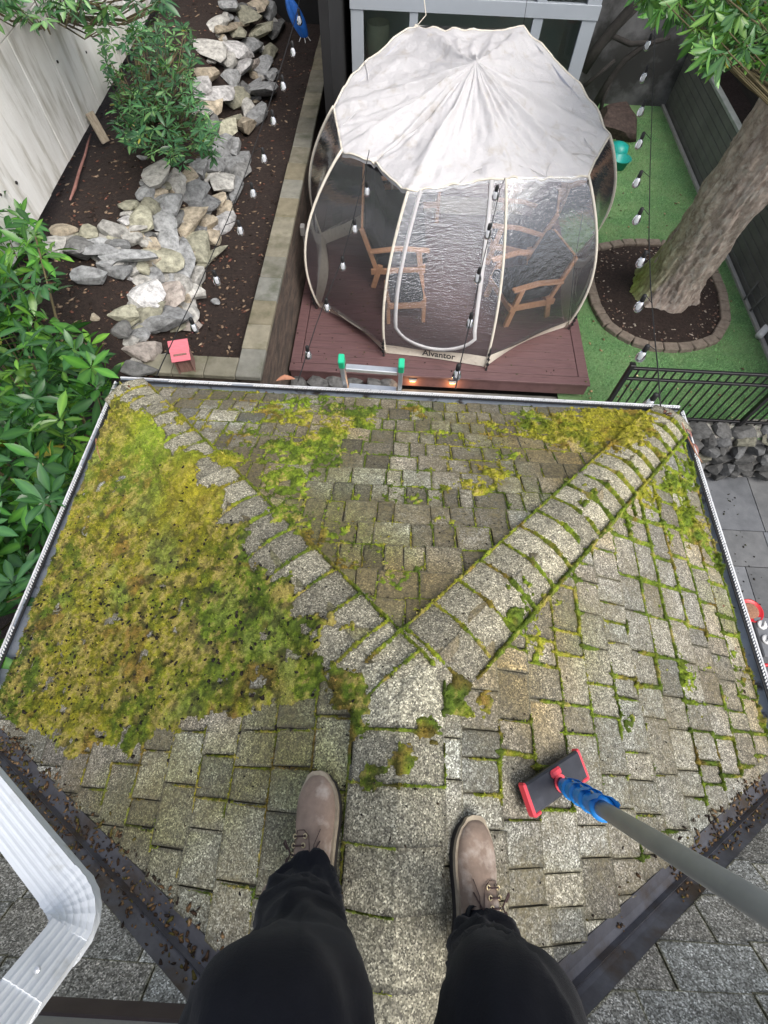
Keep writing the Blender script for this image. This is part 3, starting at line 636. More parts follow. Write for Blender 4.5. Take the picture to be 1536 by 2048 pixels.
# single fallen leaves, sticks
def drop(name, px, py, L, w_, ang, z=None, label=None, m=None, curl=.02):
    p = onroof(px, py) if z is None else at(px, py, z); n = 6; V = []; F = []
    for i in range(n + 1):
        t = i / n; ww = w_ * math.sin(math.pi * min(1, t * .95 + .03)) / 2
        for s_ in (-1, 0, 1): V.append(((t - .5) * L, s_ * ww, .018 + curl * math.sin(t * 3) + abs(s_) * .3 * ww * random.uniform(.5, 1.5)))
    for i in range(n):
        for s_ in range(2): a = i * 3 + s_; F.append((a, a + 1, a + 4, a + 3))
    o = mobj(name, [(x * math.cos(ang) - y * math.sin(ang), x * math.sin(ang) + y * math.cos(ang), zz) for x, y, zz in V], F, m or M['dryleaf']); o.location = p
    return tag(o, label, 'leaf')
drop('dry_leaf', 572, 764, .13, .045, .2, 2.72, 'curled pinkish brown dead leaf lying across the far gutter')
drop('dry_leaf', 1385, 900, .10, .02, -1.3, None, 'long rusty bark flake near the right roof corner', m=M['root'])
drop('dry_leaf', 1372, 870, .09, .016, -1.2, None, 'short rust red flake nearest the right roof corner', m=M['root'])
def stick(a, b_, r, label):
    mb = MB(); a = Vector(a); b_ = Vector(b_); pts = [a + (b_ - a) * t + Vector((random.uniform(-.008, .008), random.uniform(-.008, .008), .005 * math.sin(t * 3))) for t in (0, .25, .5, .75, 1)]
    mb.tube(pts, [r, r * .9, r * .8, r * .7, r * .4], 6); return tag(mb.build('twig', M['dryleaf']), label, 'twig')
stick(at(1362, 845, 2.75), at(1402, 925, 2.73), .005, 'pale forked twig lying along the right gutter lip')
stick(onroof(195, 880) + Vector((0, 0, .02)), onroof(205, 925) + Vector((0, 0, .03)), .005, 'pale curled twig on the moss by the left gutter')

# ------------------------------------------------------------------ ground, lawn, patio, garden
def struct(o): o['kind'] = 'structure'; return o
struct(MB().box((0, 0, -1.5), (120, 120, .1)).build('ground', M['soil']))
def grid(name, x0, x1, y0, y1, res, zf, m, maskf=None):
    nx = int((x1 - x0) / res) + 1; ny = int((y1 - y0) / res) + 1; X, Y = np.meshgrid(np.linspace(x0, x1, nx), np.linspace(y0, y1, ny)); Z = zf(X, Y)
    idx = np.arange(nx * ny).reshape(ny, nx); Fq = np.stack([idx[:-1, :-1], idx[:-1, 1:], idx[1:, 1:], idx[1:, :-1]], -1).reshape(-1, 4)
    if maskf is not None:
        cxm = (X[:-1, :-1] + X[1:, 1:]) / 2; cym = (Y[:-1, :-1] + Y[1:, 1:]) / 2; Fq = Fq[maskf(cxm, cym).ravel()]
    return quads(name, np.stack([X, Y, Z], -1).reshape(-1, 3), Fq, m, None, True)
ring = [at(*p, 0) for p in [(1172, 505), (1250, 490), (1330, 492), (1420, 540), (1440, 590), (1448, 645), (1425, 685), (1370, 700), (1300, 698), (1250, 682), (1213, 655), (1190, 618), (1176, 570)]]
rc_ = sum((p for p in ring), Vector()) / len(ring)
def inring(x, y):
    a = np.arctan2(y - rc_.y, x - rc_.x); ra = np.array([math.atan2(p.y - rc_.y, p.x - rc_.x) for p in ring]); rr = np.array([(p - rc_).length for p in ring]); o = np.argsort(ra)
    return np.hypot(x - rc_.x, y - rc_.y) / np.interp(a, ra[o], rr[o], period=2 * math.pi)
lawn = grid('lawn', 2.3, 7.2, 4.16, 13.6, .06, lambda x, y: .012 * fbm(x, y, 1.5, 5, 3), M['lawn'], lambda x, y: inring(x, y) > .93); struct(lawn)
NB = 90000; bx_ = rng.uniform(2.6, 5.6, NB); by_ = 4.2 + (rng.uniform(0, 1, NB) ** 1.5) * 8.5; ok = inring(bx_, by_) > 1.05; bx_, by_ = bx_[ok], by_[ok]; nb = len(bx_)
a = rng.uniform(0, 6.28, nb); h_ = rng.uniform(.01, .03, nb); Vb = np.zeros((nb, 3, 3)); bz = .012 * fbm(bx_, by_, 1.5, 5, 3)
for k, (dx, zz) in enumerate(((-.004, 0), (.004, 0), (0, 1))):
    Vb[:, k, 0] = bx_ + np.cos(a) * dx + (np.sin(a * 3) * h_ * .6 if k == 2 else 0); Vb[:, k, 1] = by_ + np.sin(a) * dx + (np.cos(a * 3) * h_ * .6 if k == 2 else 0); Vb[:, k, 2] = bz + (h_ if k == 2 else -.002)
M['blade'] = attr_mat('turf blade', sc=3, bump=0, amt=(.7, 1.3))
gb = quads('grass_blades', Vb.reshape(-1, 3), np.arange(nb * 3).reshape(-1, 3), M['blade'], None, False, np.repeat(np.array([.18, .36, .14]) * rng.uniform(.5, 1.7, (nb, 1)) * np.array([1, 1, 1]), 3, 0)); tag(gb, 'short bright green artificial turf pile on the lawn', 'grass', kind='stuff')
def gz(x, y):
    x = np.asarray(x, float); y = np.asarray(y, float); edge = -2.42 - .15 * np.sin(y * .8); t = sstep(0, 1.0, (edge - x) / .9)
    return 1.14 + .62 * t + .02 * sstep(-3.3, -4.0, x) + .03 * (fbm(x, y, 6, 3, 4) - .5) + .05 * (fbm(x, y, 2, 8, 3) - .5)
struct(grid('garden_soil', -7, -1.64, 3.45, 14.5, .05, gz, M['soil']))
def atg(px, py, lift=0.):
    z = 1.4
    for i in range(25): p = at(px, py, z); z += .6 * (float(gz(p.x, p.y)) + lift - z)
    return at(px, py, z)
ringsoil = grid('tree_bed_soil', rc_.x - 1.5, rc_.x + 1.5, rc_.y - 1.6, rc_.y + 1.6, .04, lambda x, y: .02 + .05 * sstep(1, .3, inring(x, y)) + .03 * fbm(x, y, 9, 4, 3), M['soil'], lambda x, y: inring(x, y) < 1.0); struct(ringsoil)
struct(MB().box((0, 3.4, -.06), (4.6, 2.7, .06)).build('path', M['paving']))
# slate patio, lower level: individual flags in one sheet
mb = MB(); y = .2
ys = [(-.9, .2), (.2, .75), (.75, 1.5), (1.5, 1.95), (1.95, 2.7), (2.7, 3.25), (3.25, 4.5)]
for y0, y1 in ys:
    x = 2.0 + random.random() * .3
    while x < 8.5:
        w_ = random.choice((.5, .75, 1.0, .6)); t = random.uniform(.75, 1.2); q = random.uniform(-.02, .03)
        mb.add([(x + .006, y0 + .006, -.9), (x + w_ - .006, y0 + .006, -.9), (x + w_ - .006, y1 - .006, -.9), (x + .006, y1 - .006, -.9), (x + .006, y0 + .006, -.935), (x + w_ - .006, y0 + .006, -.935), (x + w_ - .006, y1 - .006, -.935), (x + .006, y1 - .006, -.935)], [(0, 1, 2, 3), (0, 4, 5, 1), (1, 5, 6, 2), (2, 6, 7, 3), (3, 7, 4, 0)], (t * (1 - q), t, t * (1 + q * 2))); x += w_
struct(mb.build('patio', M['slate'])); struct(MB().box((5.2, 1.8, -.97), (7, 6, .08)).build('patio_bed', M['mortar']))
# ------------------------------------------------------------------ rocks
def rock(c, sx, sy, sz, rot, col, name='stone', parent=None, flat=.5, sub=2):
    bm = bmesh.new(); bmesh.ops.create_icosphere(bm, subdivisions=sub, radius=1); sd_ = random.random() * 100
    pl = [(Vector((random.gauss(0, 1), random.gauss(0, 1), random.gauss(0, .7))).normalized(), random.uniform(.38, .72)) for _ in range(13)] + [(Vector((0, 0, 1)), random.uniform(.4, .65))]
    for v in bm.verts:
        for n, d in pl:
            k = v.co.dot(n)
            if k > d: v.co -= n * (k - d) * .92
        q = v.co * 3; v.co *= 1 + .06 * (float(vnoise(q.x + sd_, q.y + q.z * 1.7, 4)) - .5)
    T = Matrix.Translation(c) @ Euler((random.uniform(-.25, .25), random.uniform(-.25, .25), rot)).to_matrix().to_4x4() @ Matrix.Diagonal((sx * 1.62, sy * 1.62, sz * 1.62, 1))
    V = [T @ v.co for v in bm.verts]; F = [[v.index for v in f.verts] for f in bm.faces]; bm.free()
    o = mobj(name, V, F, M['rock'], parent); a = o.data.color_attributes.new('tint', 'FLOAT_COLOR', 'POINT'); arr = np.ones((len(V), 4), dtype=np.float32); arr[:, :3] = col; a.data.foreach_set('color', arr.ravel()); return o
GREY, PALE, TAN, OLV, DRK, PNK, WHT = (.27, .275, .275), (.42, .41, .38), (.43, .37, .28), (.34, .33, .25), (.17, .17, .165), (.42, .37, .33), (.54, .53, .52)
def wallstones(name, label, group, lst):
    w_ = empty(name, (0, 0, 1.2), label, 'stone wall', group); c0 = Vector()
    for px, py, w0, h0, ang, col, *r in lst:
        p = atg(px, py, .07 + (r[0] if r else 0)); s = depth(p) / F_PX; a0 = -R_(ang); f = .75
        # foreshortened image height is stretched back to ground length
        g_ = 1.34 if lst is not front else 1.2; sx = w0 * s * .56 * g_; sy = h0 * s * .62 * g_; rock(p, sx * .93, sy * .93, min(.085, .55 * min(sx, sy)), a0 + random.uniform(-.05, .05), (lambda q: tuple(k * q for k in col))(random.uniform(.7, 1.2)), 'stone', w_)
    px_l = [(a[0], a[1]) for a in lst]
    for k in range(100 if name else 0):   # small dark packing stones between the big ones
        a = random.choice(lst); b = random.choice(sorted(lst, key=lambda q: math.hypot(a[0] - q[0], a[1] - q[1]))[1:6])
        if math.hypot(a[0] - b[0], a[1] - b[1]) > 70: continue
        p = atg((a[0] + b[0]) / 2, (a[1] + b[1]) / 2, .02); s = random.uniform(.07, .13); c_ = random.choice((DRK, GREY, OLV, PALE, TAN, PALE)); rock(p, s, s * .75, s * .4, random.random() * 3, tuple(k_ * .85 for k_ in c_), 'packing_stone', w_)
    return w_
front = [(135, 460, 45, 22, 5, TAN), (178, 468, 38, 22, 10, OLV), (224, 460, 42, 34, 0, PALE), (160, 497, 42, 50, -35, DRK, .05), (182, 487, 50, 17, -30, GREY), (200, 500, 48, 22, -20, GREY, .05), (240, 486, 40, 20, -12, GREY), (266, 478, 28, 20, -15, PALE), (248, 512, 88, 25, -15, GREY, .06), (238, 540, 46, 22, -8, GREY, .02), (278, 530, 28, 28, 0, OLV), (182, 553, 50, 26, -20, GREY), (110, 500, 40, 40, 0, PALE), (268, 457, 36, 16, -5, PALE), (295, 470, 35, 14, 8, DRK), (297, 488, 42, 17, 8, TAN), (252, 440, 20, 22, 0, WHT), (285, 432, 42, 42, 30, OLV, .04), (264, 412, 20, 36, 35, OLV), (322, 515, 52, 46, 5, OLV, .03), (305, 552, 36, 28, 10, GREY), (285, 592, 62, 58, -25, WHT, .08), (245, 627, 42, 32, -20, OLV, .02), (287, 626, 84, 26, -38, OLV, .06), (240, 655, 40, 26, -15, DRK), (272, 668, 28, 20, 0, GREY), (328, 640, 86, 46, -38, GREY, .08), (282, 702, 62, 36, -5, PNK), (270, 738, 66, 28, -8, DRK), (330, 594, 50, 44, 0, PNK), (345, 560, 42, 34, 30, PALE), (378, 585, 44, 32, 30, PALE), (390, 552, 34, 34, 0, PALE, -.02), (372, 622, 40, 34, 20, PALE), (372, 650, 44, 26, 15, PNK, -.02), (345, 615, 30, 22, 0, TAN), (320, 725, 30, 30, 0, DRK, -.05), (352, 740, 26, 22, 0, DRK, -.05), (212, 525, 30, 18, -20, GREY), (305, 655, 30, 18, -38, DRK)]
back = [(308, 350, 40, 56, -25, PALE, .06), (350, 365, 34, 36, 0, PALE), (375, 358, 32, 32, 0, TAN), (336, 402, 44, 46, 0, GREY, .05), (310, 386, 30, 20, -40, TAN), (300, 410, 26, 30, -40, OLV), (288, 385, 30, 22, -35, GREY), (388, 385, 56, 28, -40, GREY, .04), (408, 410, 52, 28, -20, GREY, .05), (354, 440, 22, 42, 0, DRK), (380, 440, 40, 48, 10, TAN, .05), (412, 446, 30, 32, 0, TAN), (438, 445, 26, 46, 15, WHT), (446, 362, 34, 58, -20, PALE, .04), (470, 375, 26, 50, 0, GREY), (325, 440, 34, 34, 0, GREY, .02), (362, 515, 36, 80, 0, GREY, .05), (394, 490, 42, 46, 0, OLV, .03), (424, 475, 28, 20, 20, TAN), (412, 520, 60, 18, -55, OLV, -.03), (334, 475, 26, 50, 0, GREY), (415, 332, 34, 40, 10, GREY), (396, 338, 26, 30, 0, GREY), (432, 400, 22, 26, 0, TAN), (450, 412, 24, 26, 0, TAN), (480, 345, 22, 44, 10, DRK), (455, 325, 26, 42, -20, GREY), (480, 322, 24, 44, 10, GREY), (436, 300, 26, 44, 20, GREY, .02), (430, 345, 20, 40, 10, PALE), (468, 298, 26, 36, 10, GREY), (490, 250, 30, 38, 10, TAN, .03), (510, 235, 26, 46, 20, GREY), (466, 242, 20, 46, 35, OLV), (446, 265, 28, 44, 20, OLV), (425, 250, 22, 40, 10, DRK), (473, 195, 28, 50, 15, OLV), (490, 185, 26, 40, 0, DRK), (428, 190, 40, 66, 20, WHT, .06), (427, 212, 28, 50, 10, TAN, .04), (398, 175, 26, 30, 0, WHT), (408, 225, 26, 38, 20, PALE), (410, 150, 34, 30, -30, TAN), (530, 178, 44, 40, 0, GREY, .05), (508, 175, 24, 40, 10, GREY), (526, 135, 26, 38, 0, GREY), (480, 135, 30, 34, 0, WHT, .04), (504, 130, 20, 38, 20, PNK), (476, 100, 32, 44, 25, WHT, .04), (502, 95, 30, 40, 20, GREY), (518, 62, 34, 44, 0, OLV, .04), (542, 102, 24, 48, 10, OLV), (552, 60, 20, 56, 0, DRK), (535, 15, 26, 40, 0, GREY), (455, 56, 20, 60, 15, TAN), (442, 45, 26, 40, 0, PALE), (492, 30, 32, 30, 0, OLV, .04), (458, 12, 28, 34, 0, GREY), (512, 10, 24, 28, 0, TAN), (430, 95, 40, 50, 20, PALE, .04), (450, 120, 26, 34, 0, PALE), (480, 65, 26, 34, 0, OLV), (438, 330, 18, 24, 0, GREY), (495, 215, 20, 30, 0, PALE), (460, 150, 24, 30, 0, GREY), (545, 150, 18, 30, 0, GREY)]
wallstones('dry_stone_wall', 'dry stacked grey fieldstone terrace turning across the bed beside the long leaved bush', 'dry stone garden walls', front)
wallstones('dry_stone_wall', 'long tumbled fieldstone bank running back along the dark planting bed', 'dry stone garden walls', back)
mb = []; 
for k in range(2600):
    x = random.uniform(-4.6, -1.68); y = 3.6 + random.random() ** 1.4 * 8; mb.append((x, y, float(gz(x, y)) + .004))
scatter('bed_litter', mb, (.006, .024), [(.05, .03, .022), (.09, .055, .04), (.22, .15, .10), (.30, .22, .15), (.16, .07, .05), (.025, .016, .012)], 'bark crumbs and leaf bits scattered over the dark planting beds', 'leaf litter', flat=.35, elong=(1, 2.4))
for k, (px, py, s, c) in enumerate([(190, 634, .05, TAN), (262, 558, .03, WHT), (432, 605, .05, GREY), (283, 315, .05, WHT)]):
    p = atg(px, py, .02); o = rock(p, s, s * .7, s * .6, .3, c, 'pebble'); tag(o, ['round tan pebble alone on the lower soil patch', 'small white pebble below the flat stone stack', 'grey pebble in the dark bed right of the stones', 'white stone chip on the upper soil below the shrub'][k], 'stone')
pts = []
for k in range(1500):
    a = random.uniform(0, 6.28); r = math.sqrt(random.random()) * 1.45; x = rc_.x + r * math.cos(a); y = rc_.y + r * math.sin(a)
    if float(inring(x, y)) < .9: pts.append((x, y, .075 - .03 * float(inring(x, y))))
scatter('tree_bed_mulch', pts, (.006, .022), [(.12, .08, .06), (.30, .24, .19), (.20, .12, .09), (.40, .34, .28), (.05, .035, .03)], 'pale gravel and bark crumbs in the brick ringed tree bed', 'mulch', flat=.4, elong=(1, 2))
pts = [(random.uniform(2.7, 5.3), 4.25 + random.random() * 5.5, .02) for _ in range(150)]; pts = [p for p in pts if float(inring(p[0], p[1])) > 1.1]
scatter('lawn_leaves', pts, (.008, .026), [(.35, .24, .13), (.20, .12, .07), (.10, .06, .04), (.45, .36, .22)], 'small dry leaves strewn over the green lawn', 'leaf litter', flat=.25, elong=(1, 2))
pts = [(random.uniform(-1.38, 2.6), random.uniform(4.72, 6.6), .302) for _ in range(330)]; pts = [p for p in pts if random.random() < (1 if p[0] < .3 else .3)]
scatter('deck_litter', pts, (.004, .014), [(.03, .02, .018), (.05, .03, .02), (.06, .07, .02), (.22, .14, .08)], 'dark moss crumbs scattered over the red brown deck', 'leaf litter', flat=.35, elong=(1, 2))
pts = [(2.1 + random.random() * 3, random.uniform(.5, 3.9), -.895) for _ in range(420)]
scatter('patio_specks', pts, (.006, .018), [(.02, .018, .015), (.03, .025, .02), (.04, .045, .02)], 'dark moss bits fallen on the slate patio', 'leaf litter', flat=.4)
# ring edging blocks
edge = empty('brick_edging', (rc_.x, rc_.y, 0), 'curved ring of grey brown edging blocks around the tree bed', 'edging')
NBk = 34; rp = []
per = [(ring[i], ring[(i + 1) % len(ring)]) for i in range(len(ring))]; tot = sum((b - a).length for a, b in per)
def ringpt(s):
    s %= tot
    for a, b in per:
        L = (b - a).length
        if s <= L: return a + (b - a) * (s / L)
        s -= L
M['edging'] = mat('edging block', (.23, .19, .15), (.13, .105, .085), sc=16, rough=.9, bump=.7)
for k in range(NBk):
    a = ringpt(tot * k / NBk); b = ringpt(tot * (k + 1) / NBk - .012); d = (b - a).normalized(); mb = MB()
    mb.bar(a + Vector((0, 0, .03)), b + Vector((0, 0, .03)), .15, .10, ch=.012); mb.build('edging_block', M['edging'], edge)
# ------------------------------------------------------------------ deck
deck = empty('deck', (.6, 7.2, .3), 'low red brown board deck that the clear tent stands on', 'deck')
DX0, DX1, DY0, DY1 = -1.40, 2.635, 4.69, 9.5
mb = MB(); bw = .142; y = DY0 + bw
while y + bw < DY1: mb.box(((DX0 + DX1) / 2, y + bw / 2, .285), (DX1 - DX0 - 2 * bw - .01, bw - .006, .03), ch=.003); y += bw
mb.build('board', M['deck'], deck)
mb = MB(); mb.box(((DX0 + DX1) / 2, DY0 + bw / 2 - .005, .286), (DX1 - DX0, bw - .006, .032), ch=.003); mb.box((DX1 - bw / 2, (DY0 + DY1) / 2 + bw / 2, .286), (bw - .006, DY1 - DY0 - bw, .032), ch=.003); mb.box((DX0 + bw / 2, (DY0 + DY1) / 2 + bw / 2, .286), (bw - .006, DY1 - DY0 - bw, .032), ch=.003); mb.build('border_board', M['deck'], deck)
mb = MB(); mb.box(((DX0 + DX1) / 2, DY0 + .035, .175), (DX1 - DX0 - .02, .025, .18)); mb.box((DX1 - .03, (DY0 + DY1) / 2 + .04, .175), (.025, DY1 - DY0 - .1, .18)); mb.build('fascia_board', M['deck'], deck)
for px in (825, 905):
    p = at(px, 768, .2); lg = empty('step_light', (p.x, DY0 - .01, .2), 'small hooded step light glowing amber on the deck front, %s' % ('nearer the ladder' if px < 860 else 'right of its twin'), 'light', 'step lights on the deck front')
    MB().box((p.x, DY0 + .005, .215), (.10, .035, .02), ch=.004).build('hood', M['trim'], lg); MB().box((p.x, DY0 + .008, .195), (.07, .025, .012)).build('lamp', M['lamp'], lg)
    l = bpy.data.lights.new('step_lamp', 'POINT'); l.energy = 1.6; l.color = (1, .5, .18); l.shadow_soft_size = .03; lo_ = bpy.data.objects.new('step_lamp', l); lo_.location = (p.x, DY0 - .05, .15); C.objects.link(lo_)
# ------------------------------------------------------------------ planter wall
pw = empty('planter_wall', (-1.5, 6, 0), 'low block planter wall with square concrete caps left of the deck', 'wall')
mb = MB(); y = 3.62; k = 0
while y < 13:
    L = .42 * random.uniform(.9, 1.1); t = random.uniform(.75, 1.15); q = random.uniform(-.06, .08); b0 = len(mb.v); mb.box((-1.545 + random.uniform(-.004, .004), y + L / 2, 1.27), (.27, L - .006, .06), ch=.008); mb.c += [(t * (1 + q), t, t * (1 - q * 2))] * (len(mb.v) - b0); y += L
x = -1.68
while x > -2.5:
    L = .34; t = random.uniform(.8, 1.1); b0 = len(mb.v); mb.box((x - L / 2, 3.755, 1.27), (L - .006, .27, .06), ch=.008); mb.c += [(t, t, t * .95)] * (len(mb.v) - b0); x -= L
mb.build('cap_stone', M['capstone'], pw)
mb = MB(); mb.box((-1.545, 8.35, .56), (.22, 9.4, 1.36)); mb.box((-2.1, 3.755, .56), (.85, .22, 1.36)); mb.build('wall_face', M['planter'], pw)
# rocks under the near edge of the deck
pile = empty('rock_edging', (-.6, 4.4, 0), 'dark rough rocks in front of the deck corner by the ladder', 'rocks')
for px, w_ in ((600, 34), (632, 38), (668, 42), (708, 44), (748, 40), (780, 28)): rock(at(px, 768, .1) + Vector((0, 0, 0)), .13, .12, .12, random.random(), tuple(k * .7 for k in random.choice((DRK, GREY))), 'rock', pile)
bx = empty('outlet_box', (-1.38, 6.2, .9), 'small grey outdoor outlet box on a conduit by the planter wall', 'outlet box')
p = at(613, 460, 1.0); q = Vector((-1.40, p.y, 1.0)); MB().box(q + Vector((.03, 0, 0)), (.06, .10, .13), ch=.008).build('box', M['trim'], bx); MB().tube([q + Vector((.03, 0, -.06)), q + Vector((.03, 0, -.68))], .012).build('conduit', M['trim'], bx)
# ------------------------------------------------------------------ concrete wall at the left
cw = empty('concrete_wall', (-4.5, 8, 1.5), 'tall pale board marked concrete wall with dark tie holes', 'wall')
A = Vector((-3.86, 4.2, 1.7)); B = Vector((-4.22, 12.7, 1.7)); d = (B - A).normalized(); nrm = Vector((d.y, -d.x, 0))
mb = MB(); n = 13; L = (B - A).length
for k in range(n):
    a0 = A + d * (L * k / n + .002); b0 = A + d * (L * (k + 1) / n - .002); o = nrm * random.uniform(-.006, .006)
    for z0, z1 in ((1.98, 3.1), (3.105, 4.5), (4.505, 6.2)):
        c = (a0 + b0) / 2 + o + nrm * random.uniform(-.003, .003); c.z = (z0 + z1) / 2
        T = Matrix.Translation(c - nrm * .1) @ Matrix.Rotation(math.atan2(d.y, d.x), 4, 'Z'); mb.box(c, ((b0 - a0).length, .2, z1 - z0), M=T, ch=.004)
mb.build('wall_panel', M['concrete'], cw)
mb = MB()
for k in range(26):
    for z in (2.4, 3.4, 4.3):
        if random.random() < .35: continue
        p = A + d * (L * (k + .5) / 26 + random.uniform(-.16, .16)); p.z = z + random.uniform(-.3, .3); p = p + nrm * .001; mb.tube([p - nrm * .01, p + nrm * .012], random.uniform(.007, .017), 7)
mb.build('tie_hole', M['darkbark'], cw)
ft = grid('footing', 0, L, 0, 1, .12, lambda x, y: x * 0, M['footing']); me = ft.data
vs_ = np.zeros(len(me.vertices) * 3, dtype=np.float32); me.vertices.foreach_get('co', vs_); vs_ = vs_.reshape(-1, 3); s_ = vs_[:, 0]; t_ = vs_[:, 1]
off = .02 + .26 * t_ + .12 * (fbm(s_, t_, 2.3, 6, 4) - .5) * t_; zz = 2.02 - .62 * t_ + .05 * (fbm(s_, t_, 5, 9, 3) - .5)
vs_[:, 0] = A.x + d.x * s_ + nrm.x * off; vs_[:, 1] = A.y + d.y * s_ + nrm.y * off; vs_[:, 2] = zz; me.vertices.foreach_set('co', vs_.ravel()); me.update(); ft.parent = cw; ft.matrix_parent_inverse = Matrix.Translation(-Vector(cw.location))
mb = MB(); pp = [(140, 400), (150, 375), (158, 345), (170, 310), (176, 285), (182, 268)]
mb.tube([atg(*p, .06) + Vector((.0, 0, 0)) for p in pp], [.010, .018, .016, .014, .012, .008], 8); tag(mb.build('thick_root', M['root'], smooth=True), 'thick reddish root running along the foot of the concrete wall', 'root')
st = empty('wood_stake', atg(200, 260), 'short pale split wood stake leaning by the concrete wall', 'stake'); a = atg(212, 285, .05); b = atg(178, 225, .35)
MB().bar(a, b, .11, .04, ch=.008).build('board', mat('pale split wood', (.50, .43, .33), (.30, .24, .18), sc=6, rough=.9, bump=.5, stretch=(8, 8, 1)), st)
# ------------------------------------------------------------------ tree
tr = empty('tree', (4.35, 6.8, 0), 'big rough barked tree leaning out of the ringed bed', 'tree')
tb = at(1322, 575, 0.05); tt = Vector((4.2, 4.2, 5.2)); K = 200
_a = at(1322, 588, 0); _b2 = at(1540, 295, 2.4); tt = _a + (_b2 - _a) * 5.2 / 2.4; TP = [_a + (_b2 - _a) * q / 2.4 for q in (0, .8, 1.6, 2.4, 3.2)]; TZ = [0, .8, 1.6, 2.4, 3.2, 5.2]; TX = [q.x for q in TP] + [tt.x]; TY = [q.y for q in TP] + [tt.y]
for _i in range(3): TX = [TX[0]] + [(TX[i - 1] + 2 * TX[i] + TX[i + 1]) / 4 for i in range(1, 5)] + [TX[5]]; NA = 160; V = []; F = []; tc = []
for i in range(K):
    t = i / (K - 1); t2 = t ** 1.25; z = 5.2 * t2; p = Vector((float(np.interp(z, TZ, TX)), float(np.interp(z, TZ, TY)), z))
    for k in range(NA):
        a = 2 * math.pi * k / NA; fl = .20 * math.exp(-z / .2) * (.55 + .6 * max(0, math.cos(3 * a + .6)) + .35 * max(0, math.cos(5 * a + 2))) + .07 * math.exp(-z / .9)
        n_1 = float(vnoise(a * 5 + 50, z * 2.2, 21)); n_2 = float(vnoise(a * 12, z * 5, 22)); n_3 = float(vnoise(a * 3, z * 1.1, 25))
        r = .385 - .05 * t2 + fl + .05 * (n_1 - .5) + .045 * (n_2 - .5) + .07 * (n_3 - .5) - .03 * abs(float(vnoise(a * 9 + z * 1.2, z * 3.2, 27)) - .5) ** .5 + .02 * (float(vnoise(a * 26, z * 14, 29)) - .5)
        V.append((p.x + r * math.cos(a), p.y + r * math.sin(a) * .95, z - .12 * math.exp(-z / .1)))
        mo = max(0., math.cos(a - 2.9)) ** 2 * math.exp(-max(0, z - .2) / .9) * (n_3 > .35); tc.append(tuple(np.array([1, 1, 1]) * (1 - mo) + np.array([.75, 1.15, .28]) * mo))
for i in range(K - 1):
    for k in range(NA): F.append((i * NA + k, i * NA + (k + 1) % NA, (i + 1) * NA + (k + 1) % NA, (i + 1) * NA + k))
trunk = mobj('trunk', V, F, M['bark'], tr, True); a_ = trunk.data.color_attributes.new('tint', 'FLOAT_COLOR', 'POINT'); arr = np.ones((len(V), 4), dtype=np.float32); arr[:, :3] = tc; a_.data.foreach_set('color', arr.ravel())
mb = MB(); 
for s_, e_1, e_2 in ((tt, (tt.x + .9, tt.y + .8, 8.2), .2), (tt, (tt.x - .3, tt.y + 1.2, 8.4), .18), (tt, (tt.x + 1.0, tt.y - .3, 7.8), .15)): mb.tube([s_ - Vector((0, 0, .3)), (Vector(s_) + Vector(e_1)) / 2 + Vector((.1, 0, .1)), e_1], [.3, e_2, .06], 10)
mb.build('limb', M['bark'], tr, True)
# ------------------------------------------------------------------ leaves
def leaf_template(L=1., w=.26, fold=.12, droop=.18):
    V = []; n = 5; prof = [.03, .62, 1.0, .78, .02]
    for i in range(n):
        t = i / (n - 1)
        for s_ in (-1, 0, 1): V.append((t, s_ * prof[i] * w / 2, -droop * t * t + (fold * prof[i] * w if s_ else 0)))
    F = []
    for i in range(n - 1):
        for s_ in range(2): a = i * 3 + s_; F.append((a, a + 3, a + 4, a + 1))
    return np.array(V), np.array(F)
LT, LF = leaf_template()
def foliage(name, tips, L, parent, cols, tilt=(.2, .9), nl=(6, 9), axis_j=.35, hang=0., w=1.):
    P_, R0, SC, CL = [], [], [], []
    for p in tips:
        ax_ = Vector((random.gauss(0, axis_j), random.gauss(0, axis_j), 1 - 2 * hang)).normalized(); q = ax_.to_track_quat('Z', 'Y').to_matrix(); n = random.randint(*nl); ph = random.uniform(0, 6.28); base_c = np.array(random.choice(cols)) * random.uniform(.75, 1.25)
        for k in range(n):
            a = ph + k * 2.399; tl = random.uniform(*tilt); Rz = Matrix.Rotation(a, 3, 'Z'); Ry = Matrix.Rotation(-(math.pi / 2 - tl) * 1 + 0, 3, 'Y') if False else Matrix.Rotation(-tl, 3, 'Y') @ Matrix.Rotation(random.gauss(0, .35), 3, 'X')
            R3 = np.array(q @ Rz @ Ry); l = L * random.uniform(.5, 1.15); P_.append(np.array(p) + R3[:, 0] * .012 + np.array(ax_) * (k * .004)); R0.append(R3); SC.append(l); CL.append(base_c * random.uniform(.65, 1.35) if random.random() > .006 else np.array([.16, .17, .03]))
    P_ = np.array(P_); R0 = np.array(R0); SC = np.array(SC); CL = np.array(CL); n = len(P_); T = LT * np.array([1, w, 1])
    Vx = np.einsum('nij,nvj->nvi', R0, T[None] * SC[:, None, None]) + P_[:, None]; m_ = len(T); Fx = (LF[None] + (np.arange(n) * m_)[:, None, None]).reshape(-1, 4)
    cl = np.repeat(CL[:, None], m_, 1); mid = np.zeros(m_); mid[1::3] = 1; cl = cl * (1 + mid[None, :, None] * np.array([1.2, .75, .6])[None, None])
    return quads(name, Vx.reshape(-1, 3), Fx, M['leaf'], parent, True, cl.reshape(-1, 3))
def inpoly(x, y, P):
    c = False; j = len(P) - 1
    for i in range(len(P)):
        if (P[i][1] > y) != (P[j][1] > y) and x < (P[j][0] - P[i][0]) * (y - P[i][1]) / (P[j][1] - P[i][1]) + P[i][0]: c = not c
        j = i
    return c
